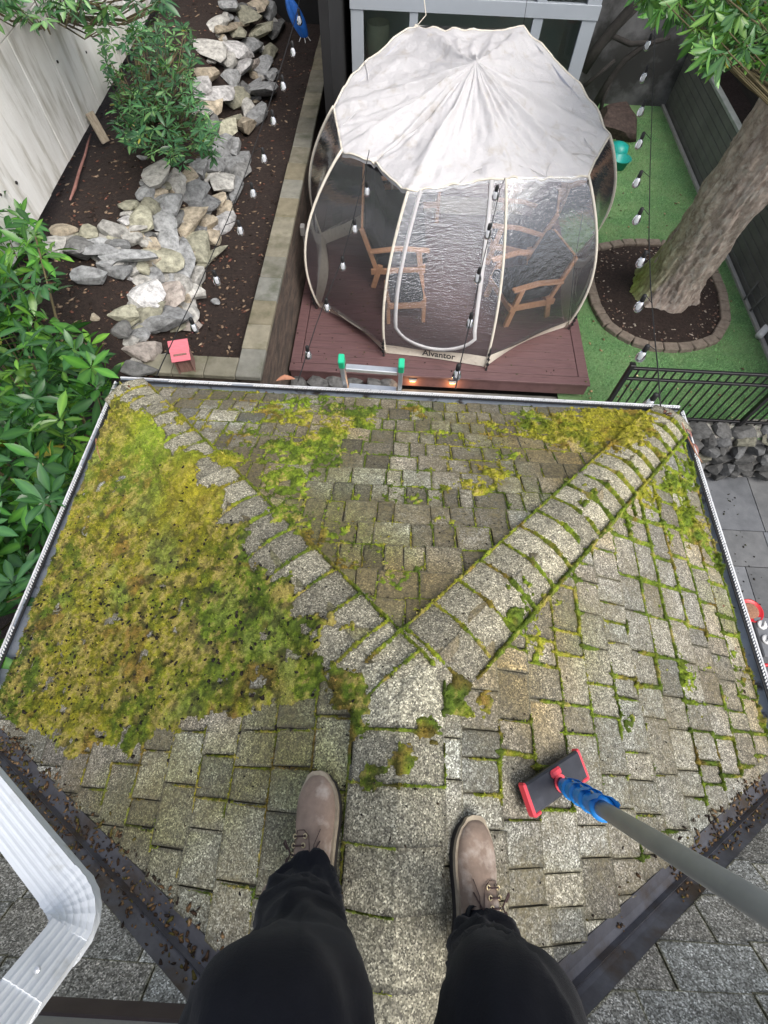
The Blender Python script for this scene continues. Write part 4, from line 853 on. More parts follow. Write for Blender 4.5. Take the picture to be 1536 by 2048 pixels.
def tips_in(poly, n, z0, z1, cond=None, zf=None):
    xs = [p[0] for p in poly]; ys_ = [p[1] for p in poly]; out = []; tries = 0
    while len(out) < n and tries < n * 60:
        tries += 1; x = random.uniform(min(xs), max(xs)); y = random.uniform(min(ys_), max(ys_))
        if not inpoly(x, y, poly): continue
        z = random.uniform(z0, z1) if zf is None else zf(x, y); p = at(x, y, z)
        if cond is None or cond(p): out.append(p)
    return out
def bush(name, label, cat, tips, L, cols, foot, nstem=14, group=None, **kw):
    o = empty(name, foot, label, cat, group); foliage('foliage', tips, L, o, cols, **kw); mb = MB()
    for p in random.sample(tips, min(len(tips), 90)):
        d = (Vector(foot) - p); mid_ = p + d * .25 + Vector((0, 0, -.12)); mb.tube([p, mid_, p + d * .55 + Vector((0, 0, -.1))], [.004, .007, .010], 5)
    for p in random.sample(tips, nstem): d = p - Vector(foot); mb.tube([Vector(foot), Vector(foot) + d * .5 + Vector((0, 0, .1)), p], [.03, .018, .006], 6)
    mb.build('stem', M['stem'], o, True); return o
G1 = [(.030, .115, .022), (.045, .15, .025), (.022, .08, .022), (.075, .19, .03), (.035, .11, .04)]
poly = [(-260, 360), (0, 400), (60, 430), (110, 500), (125, 560), (100, 620), (150, 660), (195, 700), (235, 735), (225, 760), (185, 850), (120, 1000), (20, 1220), (-30, 1330), (-200, 1400)]
out_ = lambda p: p.x < XL - .22 + .04 * p.y
tp = tips_in(poly, 300, 2.2, 2.75, out_) + tips_in(poly, 330, 1.6, 2.3, out_) + tips_in([(x - 40, y) for x, y in poly], 160, .9, 1.7, out_)
bush('laurel_bush', 'large glossy bright green long leaved bush pressing against the left roof edge', 'bush', tp, .19, G1, (-3.0, 2.2, .2), 24, tilt=(-.35, .8), w=1.3, nl=(5, 9), axis_j=.5)
struct(grid('side_soil', -7, -1.85, -2, 3.46, .12, lambda x, y: .05 + .08 * fbm(x, y, 2, 3, 3), M['soil']))
G2 = [(.03, .095, .04), (.045, .13, .05), (.022, .075, .034), (.08, .18, .07)]
poly2 = [(235, 70), (330, 20), (395, 70), (385, 150), (400, 210), (448, 275), (440, 310), (380, 335), (310, 325), (255, 290), (225, 240), (235, 200), (200, 130), (170, 60)]
tp = tips_in(poly2, 230, 2.1, 2.7) + tips_in(poly2, 90, 1.95, 2.2)
bush('rhododendron', 'dark green small leaved shrub standing on the upper soil before the stones', 'bush', tp, .125, G2, tuple(atg(300, 250)), 16, tilt=(-.2, .6), w=1.15)
poly3 = [(-60, -60), (370, -60), (350, 10), (255, 40), (250, 90), (190, 90), (165, 40), (110, 30), (70, 62), (20, 40), (-60, 30)]
tp = tips_in(poly3, 70, 3.2, 3.7)
bush('overhanging_shrub', 'dark leafy branch ends hanging over the top of the concrete wall', 'bush', tp, .14, G2, (-4.8, 8.5, 2.6), 8, tilt=(-.6, .3), w=1.2)
poly4 = [(1275, -80), (1640, -80), (1620, 140), (1536, 105), (1490, 95), (1440, 110), (1400, 70), (1365, 25), (1320, 15), (1290, -5)]
tp = tips_in(poly4, 330, 3.2, 3.75)
G3 = [(.045, .13, .035), (.06, .16, .04), (.035, .10, .035), (.09, .2, .05)]
bush('leaning_laurel', 'light green shrub with drooping long leaves above the dark side bed', 'bush', tp, .165, G3, (7.4, 5.0, 1.6), 8, tilt=(.35, 1.25), hang=1., axis_j=.45, w=1.15)
# ------------------------------------------------------------------ house across the yard
HY = 9.55
hz = empty('house', (.8, HY, 0), 'grey blue framed glass doors of the house behind the tent', 'house')
mb = MB(); x0, x1 = -.88, 2.60
def vb(mb, x, w_, z0, z1, y=HY, d_=.09): mb.box((x, y, (z0 + z1) / 2), (w_, d_, z1 - z0), ch=.004)
for x, w_ in ((x0 + .09, .18), (x1 - .10, .2), (.02, .12), (1.78, .14)): vb(mb, x, w_, .3, 2.42)
for z0, z1 in ((2.40, 2.56), (2.68, 3.3)): mb.box(((x0 + x1) / 2, HY - .012, (z0 + z1) / 2), (x1 - x0 + .02, .09, z1 - z0), ch=.004)
for x, w_ in ((x0 + .09, .18), (x1 - .10, .2), (.02, .12), (1.78, .14), (.9, .08)): mb.box((x, HY - .006, 2.62), (w_ - .01, .09, .13))
mb.build('door_frame', M['houseframe'], hz)
gl = MB(); gl.box(((x0 + x1) / 2, HY + .01, 1.36), (x1 - x0 - .2, .012, 2.1)); gl.box(((x0 + x1) / 2, HY + .02, 2.62), (x1 - x0 - .2, .012, .12)); gl.build('glass_pane', M['glass'], hz)
mb = MB(); mb.box((.9, HY - .01, 1.3), (.035, .03, 1.9)); mb.build('door_edge', M['pvc'], hz)
mb = MB(); mb.box((.85, HY + 1.25, 1.6), (3.3, .06, 3.0)); mb.box((-.80, HY + 1.55, 1.6), (.06, 2.9, 3.0)); mb.box((2.50, HY + 1.55, 1.6), (.06, 2.9, 3.0)); mb.box((.85, HY + 1.55, .2), (3.2, 2.9, .1)); mb.build('room_wall', M['room'], hz)
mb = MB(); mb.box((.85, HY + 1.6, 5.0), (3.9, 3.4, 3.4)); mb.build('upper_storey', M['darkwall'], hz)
cb = empty('cabinet', (.9, HY + .6, .3), 'brown cabinet seen through the middle glass doors', 'cabinet'); MB().box((.35, HY + .7, 1.0), (.75, .5, 1.5), ch=.01).box((1.35, HY + .7, 1.0), (.75, .5, 1.5), ch=.01).build('carcass', M['cabinet'], cb); MB().box((.35, HY + .43, 1.6), (.5, .03, .3)).build('door_panel', M['darkwall'], cb); MB().box((1.35, HY + .43, 1.6), (.5, .03, .3)).build('door_panel', M['darkwall'], cb)
lp = empty('floor_lamp', (-.5, HY + .35, .3), 'lamp with a tall cream drum shade behind the left glass door', 'lamp'); MB().lathe((-.50, HY + .3, 1.62), [(.19, 0), (.165, .55), (.16, .55), (.185, .0)], 24).build('lamp_shade', M['cream'], lp, True); MB().tube([(-.5, HY + .3, .3), (-.5, HY + .3, 1.7)], .02).build('pole', M['blackmetal'], lp)
for k, x in enumerate((2.22, 2.30)): pass
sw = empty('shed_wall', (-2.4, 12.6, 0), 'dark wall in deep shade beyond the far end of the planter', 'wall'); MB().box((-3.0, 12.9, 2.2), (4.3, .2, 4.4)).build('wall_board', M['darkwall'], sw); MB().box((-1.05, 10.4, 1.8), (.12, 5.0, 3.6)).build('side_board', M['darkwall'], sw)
gw = empty('garden_wall', (4.6, 13.1, 0), 'grey stained wall in shade at the far end of the lawn', 'wall'); MB().box((4.3, 13.15, 2.2), (3.6, .2, 4.4)).build('wall_face', M['greywall'], gw)
vine = empty('bare_vine', (3.0, 12.6, 0), 'thick black bare vine limbs climbing over the shaded grey wall', 'vine'); mb = MB()
def yat(px, py, y): 
    r = RM @ np.array([px - CX, py - CY, F_PX]); r = r * (y / r[1]); return Vector((r[0], r[1], r[2] + CAMZ))
for pp, r in (([(1165, 140), (1200, 90), (1225, 60), (1262, 15), (1290, -30)], .10), ([(1190, 210), (1215, 165), (1250, 120), (1290, 90), (1340, 75)], .06), ([(1180, 110), (1225, 72), (1260, 88), (1300, 85)], .05), ([(1205, 85), (1240, 50), (1300, -10)], .05), ([(1200, 240), (1205, 200), (1222, 160)], .04), ([(1160, 180), (1195, 150), (1230, 120)], .035)):
    pts = [yat(a, b, 12.7) for a, b in pp]; mb.tube(pts, [r * 1.2, r, r * .95, r * .8, r * .6][:len(pts)], 9)
mb.build('limb', M['darkbark'], vine, True)
# ------------------------------------------------------------------ right side: low panel wall, rail, dark bank
rw = empty('panel_wall', (5.55, 9, 0), 'dark ribbed retaining panel with a pale top rail along the right of the lawn', 'wall')
mb = MB(); 
for k in range(8): mb.box((5.60 + .0 + (k % 2) * .002, 8.6, .06 + k * .125), (.05, 9.0, .118), ch=.006)
mb.build('rib', M['siding'], rw); mb = MB(); mb.box((5.61, 8.6, 1.04), (.11, 9.0, .05), ch=.005); mb.build('top_rail', M['railpaint'], rw)
mb = MB(); mb.box((5.52, 8.6, .02), (.06, 9.0, .06), ch=.005); mb.build('base_kerb', M['trim'], rw)
struct(grid('bank', 5.66, 12, 3.8, 14.5, .2, lambda x, y: .8 + .25 * (x - 5.6) + .1 * fbm(x, y, 2, 4, 3), M['soil']))
sb = empty('side_fence', (6.5, 9, 1), 'dark weathered board fence up the bank beyond the rail', 'fence'); mb = MB()
for k in range(9): mb.box((6.15 + (k % 2) * .003, 9, 1.05 + k * .2), (.04, 10, .19), ch=.004)
mb.build('board', mat('dark stained board', (.045, .038, .03), (.02, .018, .015), sc=5, rough=.9, bump=.4, stretch=(4, .6, 4)), sb)
for k, (pa, pb) in enumerate((((1488, 600), (1512, 568)), ((1500, 622), (1524, 600)))):
    a = at(*pa, .05); b = at(*pb, .22); m_ = MB(); m_.tube([a, (a + b) / 2 + Vector((0, 0, .12)), b + Vector((0, 0, .1)), b + Vector((.1, .05, 0))], .015, 8); tag(m_.build('bent_pipe', M['siding'], smooth=True), 'bent grey pipe sticking out by the panel wall, %s of two' % ('upper' if k == 0 else 'lower'), 'pipe', 'bent pipes at the panel wall')
a = at(1518, 672, .08); b = at(1575, 610, .12); mb = MB(); mb.tube([a, b], .055, 14); tag(mb.build('white_pipe', M['pvc'], smooth=True), 'short white plastic pipe lying at the right edge of the lawn', 'pipe')
p = at(1236, 335, 0.02); pot = empty('watering_bowl', tuple(p), 'turquoise plastic bowl and lid on the lawn behind the tent', 'bowl'); mb = MB(); mb.lathe(p, [(.12, 0), (.17, .16), (.19, .17), (.16, .15), (.10, .03)], 20); mb.build('bowl', M['turq'], pot, True); mb = MB(); mb.lathe(p + Vector((.0, .34, .0)), [(.15, 0), (.2, .05), (.17, .22), (.05, .27)], 18); mb.build('lid', M['turq'], pot, True)
mo = rock(at(1232, 245, .1), .55, .4, .25, .2, (.05, .035, .03), 'boulder', sub=3); tag(mo, 'dark brown boulder at the far end of the lawn in shade', 'boulder')
# ------------------------------------------------------------------ black metal fence
fe = empty('metal_fence', (3.7, 4.4, 0), 'black metal picket fence at the near edge of the lawn', 'fence')
fy = 4.36; zt = .97; fx0, fx1 = 2.80, 4.68; fzb = .05
for x in (fx0, fx1, fx1 + 2.0):
    m_ = MB(); m_.box((x, fy, .50), (.052, .052, 1.04), ch=.003); m_.box((x, fy, 1.03), (.066, .066, .02), ch=.004); m_.build('post', M['blackmetal'], fe)
for z in (zt, zt - .17, fzb + .06):
    m_ = MB(); m_.box(((fx0 + fx1 + 2) / 2, fy, z), (fx1 - fx0 + 2, .032, .034), ch=.003); m_.build('rail', M['blackmetal'], fe)
x = fx0 + .11
while x < fx1 + 1.95:
    if abs(x - fx1) > .05: MB().box((x, fy, (zt + fzb) / 2), (.016, .016, zt - fzb)).build('picket', M['blackmetal'], fe)
    x += .11
# ------------------------------------------------------------------ mortared stone wall below the fence
rs = empty('stone_retaining_wall', (4.5, 4.1, -.5), 'mortared dark fieldstone wall holding the lawn above the slate patio', 'stone wall')
wf = lambda x: 4.05 + .07 * (x - 3.8)
mb = MB(); V = []; 
mb.add([(2.2, wf(2.2) + .06, .02), (8, wf(8) + .06, .02), (8, wf(8) + .36, .02), (2.2, wf(2.2) + .36, .02), (2.2, wf(2.2) + .0, -.92), (8, wf(8) + .0, -.92), (8, wf(8) + .36, -.92), (2.2, wf(2.2) + .36, -.92)], [(0, 1, 2, 3), (0, 4, 5, 1), (1, 5, 6, 2), (2, 6, 7, 3), (3, 7, 4, 0)]); mb.build('mortar_core', M['mortar'], rs)
z = -.82; row = 0
while z < .08:
    x = 3.2 + random.random() * .2; hh = random.uniform(.17, .24)
    while x < 6.6:
        w_ = random.uniform(.18, .38); cl = random.choice((DRK, DRK, GREY, OLV)); rock(Vector((x + w_ / 2, wf(x) + .0 + .06 * (z + .9) + random.uniform(-.02, .02), z + hh / 2 - .04)), w_ * .46, .10, hh * .46, 0, tuple(k * .42 for k in cl), 'stone', rs); x += w_ * .96
    z += hh * .9; row += 1
z = .06; x = 3.2
while x < 6.6:
    w_ = random.uniform(.28, .5); rock(Vector((x + w_ / 2, wf(x) + .16, .03)), w_ * .46, .16, .06, random.uniform(-.1, .1), tuple(k * .6 for k in random.choice((DRK, GREY))), 'cap_stone', rs); x += w_ * .98
# ------------------------------------------------------------------ grill corner below the right gutter
gr = empty('grill', (2.6, 1.3, -.9), 'grey side burner table of a grill with two white handles below the gutter', 'grill')
p = at(1530, 1272, .0); q = p; MB().box((p.x + .32, p.y, -.03), (.78, .44, .05), ch=.012).build('side_table', M['steel'], gr); MB().box((p.x + .35, p.y, -.46), (.62, .38, .78), ch=.01).build('cabinet', M['steel'], gr)
for dy in (.10, -.06): MB().tube([(p.x - .02, p.y + dy - .0, .012), (p.x - .0, p.y + dy + .0, .03), (p.x + .02, p.y + dy + .05, .03), (p.x + .035, p.y + dy + .055, .012)], .012, 8).lathe((p.x + .0, p.y + dy + .02, -.006), [(.05, 0), (.052, .02), (.04, .024)], 18).build('handle', M['pvc'], gr, True)
p = at(1500, 1222, -.02); bw_ = empty('red_bowl', tuple(p), 'red rimmed bowl of brown nuts beside the grill table', 'bowl'); mb = MB(); mb.lathe(p, [(.06, -.04), (.125, .02), (.135, .022), (.12, .012)], 24); mb.build('bowl', M['redenamel'], bw_, True); mb = MB(); mb.lathe(p, [(.11, .0), (.08, .02), (.02, .03)], 14); mb.build('filling', M['food'], bw_)
p = at(1530, 1330, .0); mb = MB(); mb.tube([p + Vector((-.06, 0, 0)), p + Vector((.08, 0, .0))], .018, 10); mb.build('red_handle', M['redenamel'], gr, smooth=True)
# ------------------------------------------------------------------ birdhouse, ladder, blue umbrella
p = at(375, 738, 1.30); bh = empty('birdhouse', tuple(p), 'little wooden birdhouse with a faded pink board roof on the planter cap', 'birdhouse'); an = .28
def loc(v): return p + Vector((v[0] * math.cos(an) - v[1] * math.sin(an), v[0] * math.sin(an) + v[1] * math.cos(an), v[2]))
T = Matrix.Translation(p) @ Matrix.Rotation(an, 4, 'Z')
MB().box(None, (.13, .14, .24), M=T @ Matrix.Translation((0, .03, .12)), ch=.003).build('body', M['cedar'], bh)
MB().box(None, (.19, .12, .014), M=T @ Matrix.Translation((0, -.035, .225)) @ Matrix.Rotation(.45, 4, 'X'), ch=.002).box(None, (.20, .12, .014), M=T @ Matrix.Translation((0, .06, .27)) @ Matrix.Rotation(.45, 4, 'X'), ch=.002).build('roof', M['pinkroof'], bh)
MB().box(None, (.012, .17, .22), M=T @ Matrix.Translation((.078, .03, .11))).box(None, (.012, .17, .22), M=T @ Matrix.Translation((-.078, .03, .11))).build('side_board', M['cedar'], bh)
ld = empty('ladder', (-.15, 3.2, 0), 'aluminium ladder with green tips leaning on the far gutter', 'ladder')
la, lb = at(682, 716, 3.06), at(803, 725, 3.06)
for q in (la, lb):
    foot = Vector((q.x + (.02 if q is lb else -.02), q.y + 1.05, -.03)); top = q; dd = (foot - top).normalized()
    MB().bar(top + dd * .09, foot, .055, .028, up=(1, 0, 0), ch=.003).build('rail', M['ladder'], ld); MB().bar(top - dd * .0, top + dd * .09, .062, .038, up=(1, 0, 0), ch=.006).build('rail_tip', M['greencap'], ld)
for k in range(10):
    f_ = (.13 + k * .30); ddv = (Vector((la.x, la.y + 1.05, -.03)) - la).normalized(); c = la + ddv * f_; c2 = lb + ddv * f_
    if c.z > .1: MB().bar(c + Vector((.02, 0, 0)), c2 - Vector((.02, 0, 0)), .045, .03, ch=.004).build('rung', M['ladder'], ld)
um = empty('closed_umbrella', (-2.1, 9, 1.2), 'folded blue umbrella hanging over the far end of the dark bed', 'umbrella'); pa, pb = yat(608, 72, 9.6), yat(574, -12, 9.6); mb = MB(); V = []; F = []
d_ = (pb - pa); n1_ = 14
for i in range(9):
    t = i / 8; r = .02 + .065 * math.sin(math.pi * min(1, t * .9 + .12)) ** .7
    for k in range(n1_): a = 2 * math.pi * k / n1_; rr = r * (1 + .28 * (k % 2)); V.append(pa + d_ * t + Vector((math.cos(a) * rr, math.sin(a) * rr, 0)))
for i in range(8):
    for k in range(n1_): F.append((i * n1_ + k, i * n1_ + (k + 1) % n1_, (i + 1) * n1_ + (k + 1) % n1_, (i + 1) * n1_ + k))
mobj('canopy', V, F, M['bluecloth'], um); m_ = MB(); m_.tube([pa - d_ * .12, pb + d_ * .8], .014); m_.build('pole', M['blackmetal'], um)
for k in range(5): m_ = MB(); a = k * 1.25; m_.tube([pa + Vector((math.cos(a) * .05, math.sin(a) * .05, 0)), pa + Vector((math.cos(a) * .09, math.sin(a) * .09, -.05))], .005, 5); m_.build('rib_tip', M['pvc'], um)

# ------------------------------------------------------------------ bubble tent
tent = empty('bubble_tent', (.75, 6.85, .3), 'clear walled bubble tent with a soiled white canopy on the deck', 'tent')
BP = [at(640, 614, .31), at(771, 706, .31), at(970, 734, .31), at(1131, 654, .31)]
BP = BP + [Vector((2.62, 7.15, .31)), Vector((1.75, 8.35, .31)), Vector((-.15, 8.4, .31)), Vector((-1.18, 7.35, .31))]
CP = [at(684, 300, 2.12), at(816, 383, 2.10), at(1012, 356, 2.14), at(1177, 352, 2.14), at(1220, 272, 2.22), at(1046, 56, 2.62), at(832, 50, 2.62), at(667, 213, 2.22)]
def arc(i, t):
    b, c = BP[i], CP[i]; ctr = Vector((.75, 6.9, 0)); p = b + (c - b) * t; o = Vector((p.x - ctr.x, p.y - ctr.y, 0)).normalized(); bul = (.33, .26, .20, .26, .33, .3, .3, .29)[i]
    return p + o * bul * math.sin(math.pi * min(1, t * 1.0)) ** .9
NP = 18
for i in range(8):
    m_ = MB(); m_.tube([arc(i, k / NP) for k in range(NP + 1)], .017, 8); m_.build('pole_sleeve', M['tentcream'], tent, True)
def panel(i, j, name, m, t0=.07, t1=1., nu=16, inset=0):
    V = []; 
    for a in range(NP + 1):
        t = t0 + (t1 - t0) * a / NP; p, q = arc(i, t), arc(j, t); 
        for u in range(nu + 1):
            s = u / nu; v = p + (q - p) * s; o = Vector((v.x - .75, v.y - 6.9, 0)).normalized(); V.append(v + o * (-.10 * math.sin(math.pi * s) * math.sin(math.pi * t) - .002))
    F = [(a * (nu + 1) + u, a * (nu + 1) + u + 1, (a + 1) * (nu + 1) + u + 1, (a + 1) * (nu + 1) + u) for a in range(NP) for u in range(nu)]
    return mobj(name, V, F, m, tent, True)
for i in range(8): panel(i, (i + 1) % 8, 'clear_panel', M['filmdoor'] if i == 1 else M['filmglare'] if i == 2 else M['film'])
# ground skirt
m_ = MB()
for i in range(8):
    j = (i + 1) % 8; n = 12; V = []
    for k in range(n + 1):
        s = k / n; b = BP[i] + (BP[j] - BP[i]) * s; sag = .08 * math.sin(math.pi * s); o = Vector((.75 - b.x, 6.9 - b.y, 0)).normalized()
        up = arc(i, .085).lerp(arc(j, .085), s); V += [b + o * sag * (1 if i != 1 else .3) + Vector((0, 0, .002)), b + o * (sag * .6) + Vector((0, 0, .07)) + Vector((0, 0, .008 * math.sin(k * 2.1))), up + Vector((0, 0, .012 * math.sin(s * 9 + i)))]
    m_.add(V, [(k * 3 + q, k * 3 + 3 + q, k * 3 + 4 + q, k * 3 + 1 + q) for k in range(n) for q in (0, 1)])
sk = m_.build('ground_skirt', M['tentcream'], tent, True)
# lettering on the front skirt
try:
    tc_ = bpy.data.curves.new('lettering', 'FONT'); tc_.body = 'Alvantor'; tc_.size = .125; tc_.align_x = 'CENTER'; tc_.align_y = 'CENTER'; tc_.extrude = .001; tc_.offset = .002
    to = bpy.data.objects.new('lettering', tc_); C.objects.link(to); bpy.context.view_layer.update()
    me_ = bpy.data.meshes.new_from_object(to.evaluated_get(bpy.context.evaluated_depsgraph_get())); C.objects.unlink(to); bpy.data.objects.remove(to)
    lt = bpy.data.objects.new('lettering', me_); C.objects.link(lt); me_.materials.clear(); me_.materials.append(M['ink'])
    d_ = (BP[2] - BP[1]).normalized(); o = Vector((d_.y, -d_.x, 0)); c = BP[1].lerp(BP[2], .53); up_ = arc(1, .085).lerp(arc(2, .085), .53); b_ = c + Vector((0, 0, .07)); zz = (up_ - b_).normalized(); c = b_.lerp(up_, .45); nn = d_.cross(zz)
    Mx = Matrix(((d_.x, zz.x, nn.x, c.x + nn.x * .014), (d_.y, zz.y, nn.y, c.y + nn.y * .014), (d_.z, zz.z, nn.z, c.z + nn.z * .014), (0, 0, 0, 1)))
    me_.transform(Mx); lt.parent = sk
except Exception as ex: print('text', ex)
# door zip arch on the front panel
def onpanel(i, j, s, t, out=.006):
    p, q = arc(i, t), arc(j, t); v = p + (q - p) * s; o = Vector((v.x - .75, v.y - 6.9, 0)).normalized(); return v + o * (-.10 * math.sin(math.pi * s) * math.sin(math.pi * t) + out)
def strip(name, pts, w_, m):
    V = []; n = len(pts)
    for k, p in enumerate(pts):
        d_ = (pts[min(k + 1, n - 1)] - pts[max(k - 1, 0)]).normalized(); o = Vector((p.x - .75, p.y - 6.9, .3)).normalized(); s_ = d_.cross(o).normalized(); V += [p - s_ * w_ / 2, p + s_ * w_ / 2, p + s_ * w_ / 2 + o * .006, p - s_ * w_ / 2 + o * .006]
    return mobj(name, V, [(k * 4 + a, k * 4 + (a + 1) % 4, k * 4 + 4 + (a + 1) % 4, k * 4 + 4 + a) for k in range(n - 1) for a in range(4)], m, tent, True)
pts = [onpanel(1, 2, .13 - .03 * math.sin(math.pi * t), t) for t in np.linspace(1, .25, 16)] + [onpanel(1, 2, s, .25 - .16 * math.sin(math.pi * (s - .13) / .74) ** .45) for s in np.linspace(.15, .85, 16)] + [onpanel(1, 2, .85 - .02 * math.sin(math.pi * t), t) for t in np.linspace(.25, 1, 16)]
strip('door_zip', pts, .05, M['tentwhite'])
pts = [onpanel(3, 4, .12, t) for t in np.linspace(.45, .14, 10)] + [onpanel(3, 4, .3, .12)] + [onpanel(3, 4, .5, t) for t in np.linspace(.14, .45, 8)]
strip('vent_zip', pts, .10, M['tentcream'])
# canopy
pk = at(952, 122, 2.74); V = [pk]; F = []; NR, NSg = 40, 34; tot_ = 8 * NSg
def rimpt(i, s):
    j = (i + 1) % 8; p = CP[i] + (CP[j] - CP[i]) * s; o = Vector((pk.x - p.x, pk.y - p.y, 0)).normalized(); dr = (.05, .02, .02, .02, -.16, .09, -.18, .0)[i]
    if i == 0: p = p.lerp(CP[0].lerp(CP[1], .35) + o * .12, max(0, 1 - abs(s - .42) / .42) * .9)
    return p + o * dr * math.sin(math.pi * s) + Vector((0, 0, -.02 * math.sin(math.pi * s)))
rim = [rimpt(i, k / NSg) for i in range(8) for k in range(NSg)]
for r in range(1, NR + 1):
    f_ = r / NR
    for k, p in enumerate(rim):
        s = (k % NSg) / NSg; v = pk.lerp(p, f_); seam = min(s, 1 - s); a = 2 * math.pi * k / tot_
        fold = (1 - abs(math.sin(a * 11 + 1.6 * math.sin(a * 3) + .9 * math.sin(f_ * 4 + a * 5)))) ** 2.2 * .055 * (1 - f_) ** .4 * min(1, f_ * 5) * (.4 + float(vnoise(a * 4, f_ * 2, 60))) + .05 * (float(vnoise(a * 9, f_ * 3, 61)) - .5) * min(1, f_ * 4) * (1 - .6 * f_) + .045 * (float(vnoise(a * 14 + 9, f_ * 9, 64)) - .5) * min(1, f_ * 3) + .02 * (float(vnoise(v.x * 12, v.y * 12, 66)) - .5)
        z = v.z - .16 * math.sin(math.pi * f_) * (1 - f_ * .3) * (1 - .25 * math.cos(2 * math.pi * s)) * .6 + .05 * math.exp(-seam * seam * 130) * math.sin(math.pi * min(1, f_ * 1.0)) + fold
        V.append((v.x, v.y, z))
for k in range(tot_): F.append((0, 1 + k, 1 + (k + 1) % tot_))
for r in range(NR - 1):
    for k in range(tot_): a = 1 + r * tot_ + k; b = 1 + r * tot_ + (k + 1) % tot_; F.append((a, a + tot_, b + tot_, b))
b0 = len(V); last = 1 + (NR - 1) * tot_
for k in range(tot_): q = V[last + k]; V.append((q[0], q[1], q[2] - .045))
for k in range(tot_): F.append((last + k, b0 + k, b0 + (k + 1) % tot_, last + (k + 1) % tot_))
mobj('canopy', V, F, M['tentwhite'], tent, True)
m_ = MB(); m_.tube([Vector(V[last + k]) + Vector((0, 0, .0)) for k in list(range(tot_)) + [0]], .012, 6); m_.build('canopy_hem', M['tentcream'], tent, True)
for i in range(8):   # curved corner seams of the canopy
    c = CP[i]; pts = []
    for k in range(13):
        a = k / 12; e1 = rimpt((i - 1) % 8, .45).lerp(c, .1); e2 = rimpt(i, .55).lerp(c, .1); inn = c.lerp(pk, .34); q = e1 * (1 - a) ** 2 + inn * 2 * a * (1 - a) + e2 * a * a; fr_ = 1 - (q - c).length * .0; pts.append(q + Vector((0, 0, .012 - .05 * math.sin(math.pi * a))))
    m_ = MB(); m_.tube(pts, .006, 5)
    if i in (1, 2, 3, 4, 7): m_.build('seam', M['tentwhite'], tent, True)
for i in (0, 1, 2, 3):   # guy cords and pegs at the feet
    m_ = MB(); b = BP[i]; o = Vector((b.x - .75, b.y - 6.9, 0)).normalized(); a = arc(i, .16)
    m_.tube([a + o * .01, (a + b) / 2 + o * .045, b + o * .05], .006, 5); m_.tube([a + o * .012 + Vector((.012, 0, 0)), b + o * .07], .004, 5)
    for t in (.3, .5, .72): m_.box(a.lerp(b + o * .05, t) + o * .02, (.025, .03, .03), rot=(t * 3, 1, .4))
    m_.lathe(b + o * .05 + Vector((0, 0, -.006)), [(.016, 0), (.016, .012), (.004, .02)], 8); m_.build('guy_cord', M['cable'], tent)
m_ = MB(); m_.tube([at(1173, 356, 2.12) + Vector((.02, -.03, 0)), at(1150, 520, 1.2), BP[3] + Vector((.02, -.06, .02))], .004, 5); m_.build('tie_line', M['cable'], tent)
# ------------------------------------------------------------------ lounge furniture inside the tent
def lounge(name, label, cat, loc, rz, wd, back=True, arms=True, group=None, dp=.72, back_slats=False, seat_c=True):
    o = empty(name, (0, 0, 0), label, cat, group); mw, mc = M['wood'], M['cushion']; hw = wd / 2
    for sx in (-1, 1):
        for sy, h_ in ((-1, .60 if arms else .34), (1, .36)):
            m_ = MB(); tilt = .10 * sy; m_.bar((sx * hw, sy * dp * .46, 0), (sx * hw, sy * dp * .46 - tilt, h_), .05, .075, up=(0, 1, 0), ch=.004); m_.build('leg', mw, o)
        m_ = MB(); m_.bar((sx * hw, -dp * .48, .30), (sx * hw, dp * .5, .26), .035, .085, ch=.004); m_.build('seat_rail', mw, o)
        if arms:
            m_ = MB(); m_.bar((sx * hw, -dp * .52, .60), (sx * hw, 0, .625), .085, .03, ch=.005); m_.bar((sx * hw, 0, .625), (sx * hw, dp * .52, .57), .085, .03, ch=.005); m_.build('arm', mw, o)
        if back: m_ = MB(); m_.bar((sx * (hw - .03), dp * .38, .22), (sx * (hw - .03), dp * .66, .88), .04, .06, ch=.004); m_.build('back_post', mw, o)
    m_ = MB(); m_.bar((-hw, -dp * .46, .29), (hw, -dp * .46, .29), .035, .09, ch=.004); m_.bar((-hw, dp * .4, .25), (hw, dp * .4, .25), .035, .08, ch=.004)
    if back: m_.bar((-hw + .03, dp * .65, .86), (hw - .03, dp * .65, .86), .03, .09, ch=.004)
    m_.build('crossrail', mw, o)
    if back_slats:
        for k in range(5): m_ = MB(); x = -hw + .08 + k * (wd - .16) / 4; m_.bar((x, dp * .42, .3), (x, dp * .66, .92), .085, .02, up=(1, 0, 0), ch=.004); m_.build('back_slat', mw, o)
    nc = max(1, round(wd / .7))
    for k in range(nc):
        x = -hw + .03 + (k + .5) * (wd - .06) / nc; w0 = (wd - .06) / nc - .01
        if seat_c: m_ = MB(); m_.box((x, -.03, .40), (w0, dp * .92, .15), rot=(-.06, 0, 0), ch=.035); m_.build('seat_cushion', mc, o)
        if back and not back_slats: m_ = MB(); m_.box((x, dp * .43, .68), (w0, .15, .52), rot=(-.36, 0, 0), ch=.04); m_.build('back_cushion', mc, o)
    o.location = loc; o.rotation_euler = (0, 0, rz); return o
lounge('sofa', 'charcoal cushioned teak sofa along the left side inside the tent', 'sofa', (-.05, 7.3, .3), R_(93), 1.75, group=None, dp=.8)
lounge('footstool', 'teak footstool with charcoal pad at the near end of the sofa', 'footstool', (.10, 5.95, .3), R_(8), .50, back=False, arms=False, dp=.55)
lounge('armchair', 'charcoal cushioned teak armchair at the right front inside the tent', 'armchair', (1.75, 6.15, .3), R_(-68), .66)
lounge('armchair', 'teak armchair behind the front right one, half hidden by film glare', 'armchair', (1.75, 7.35, .3), R_(-100), .66)
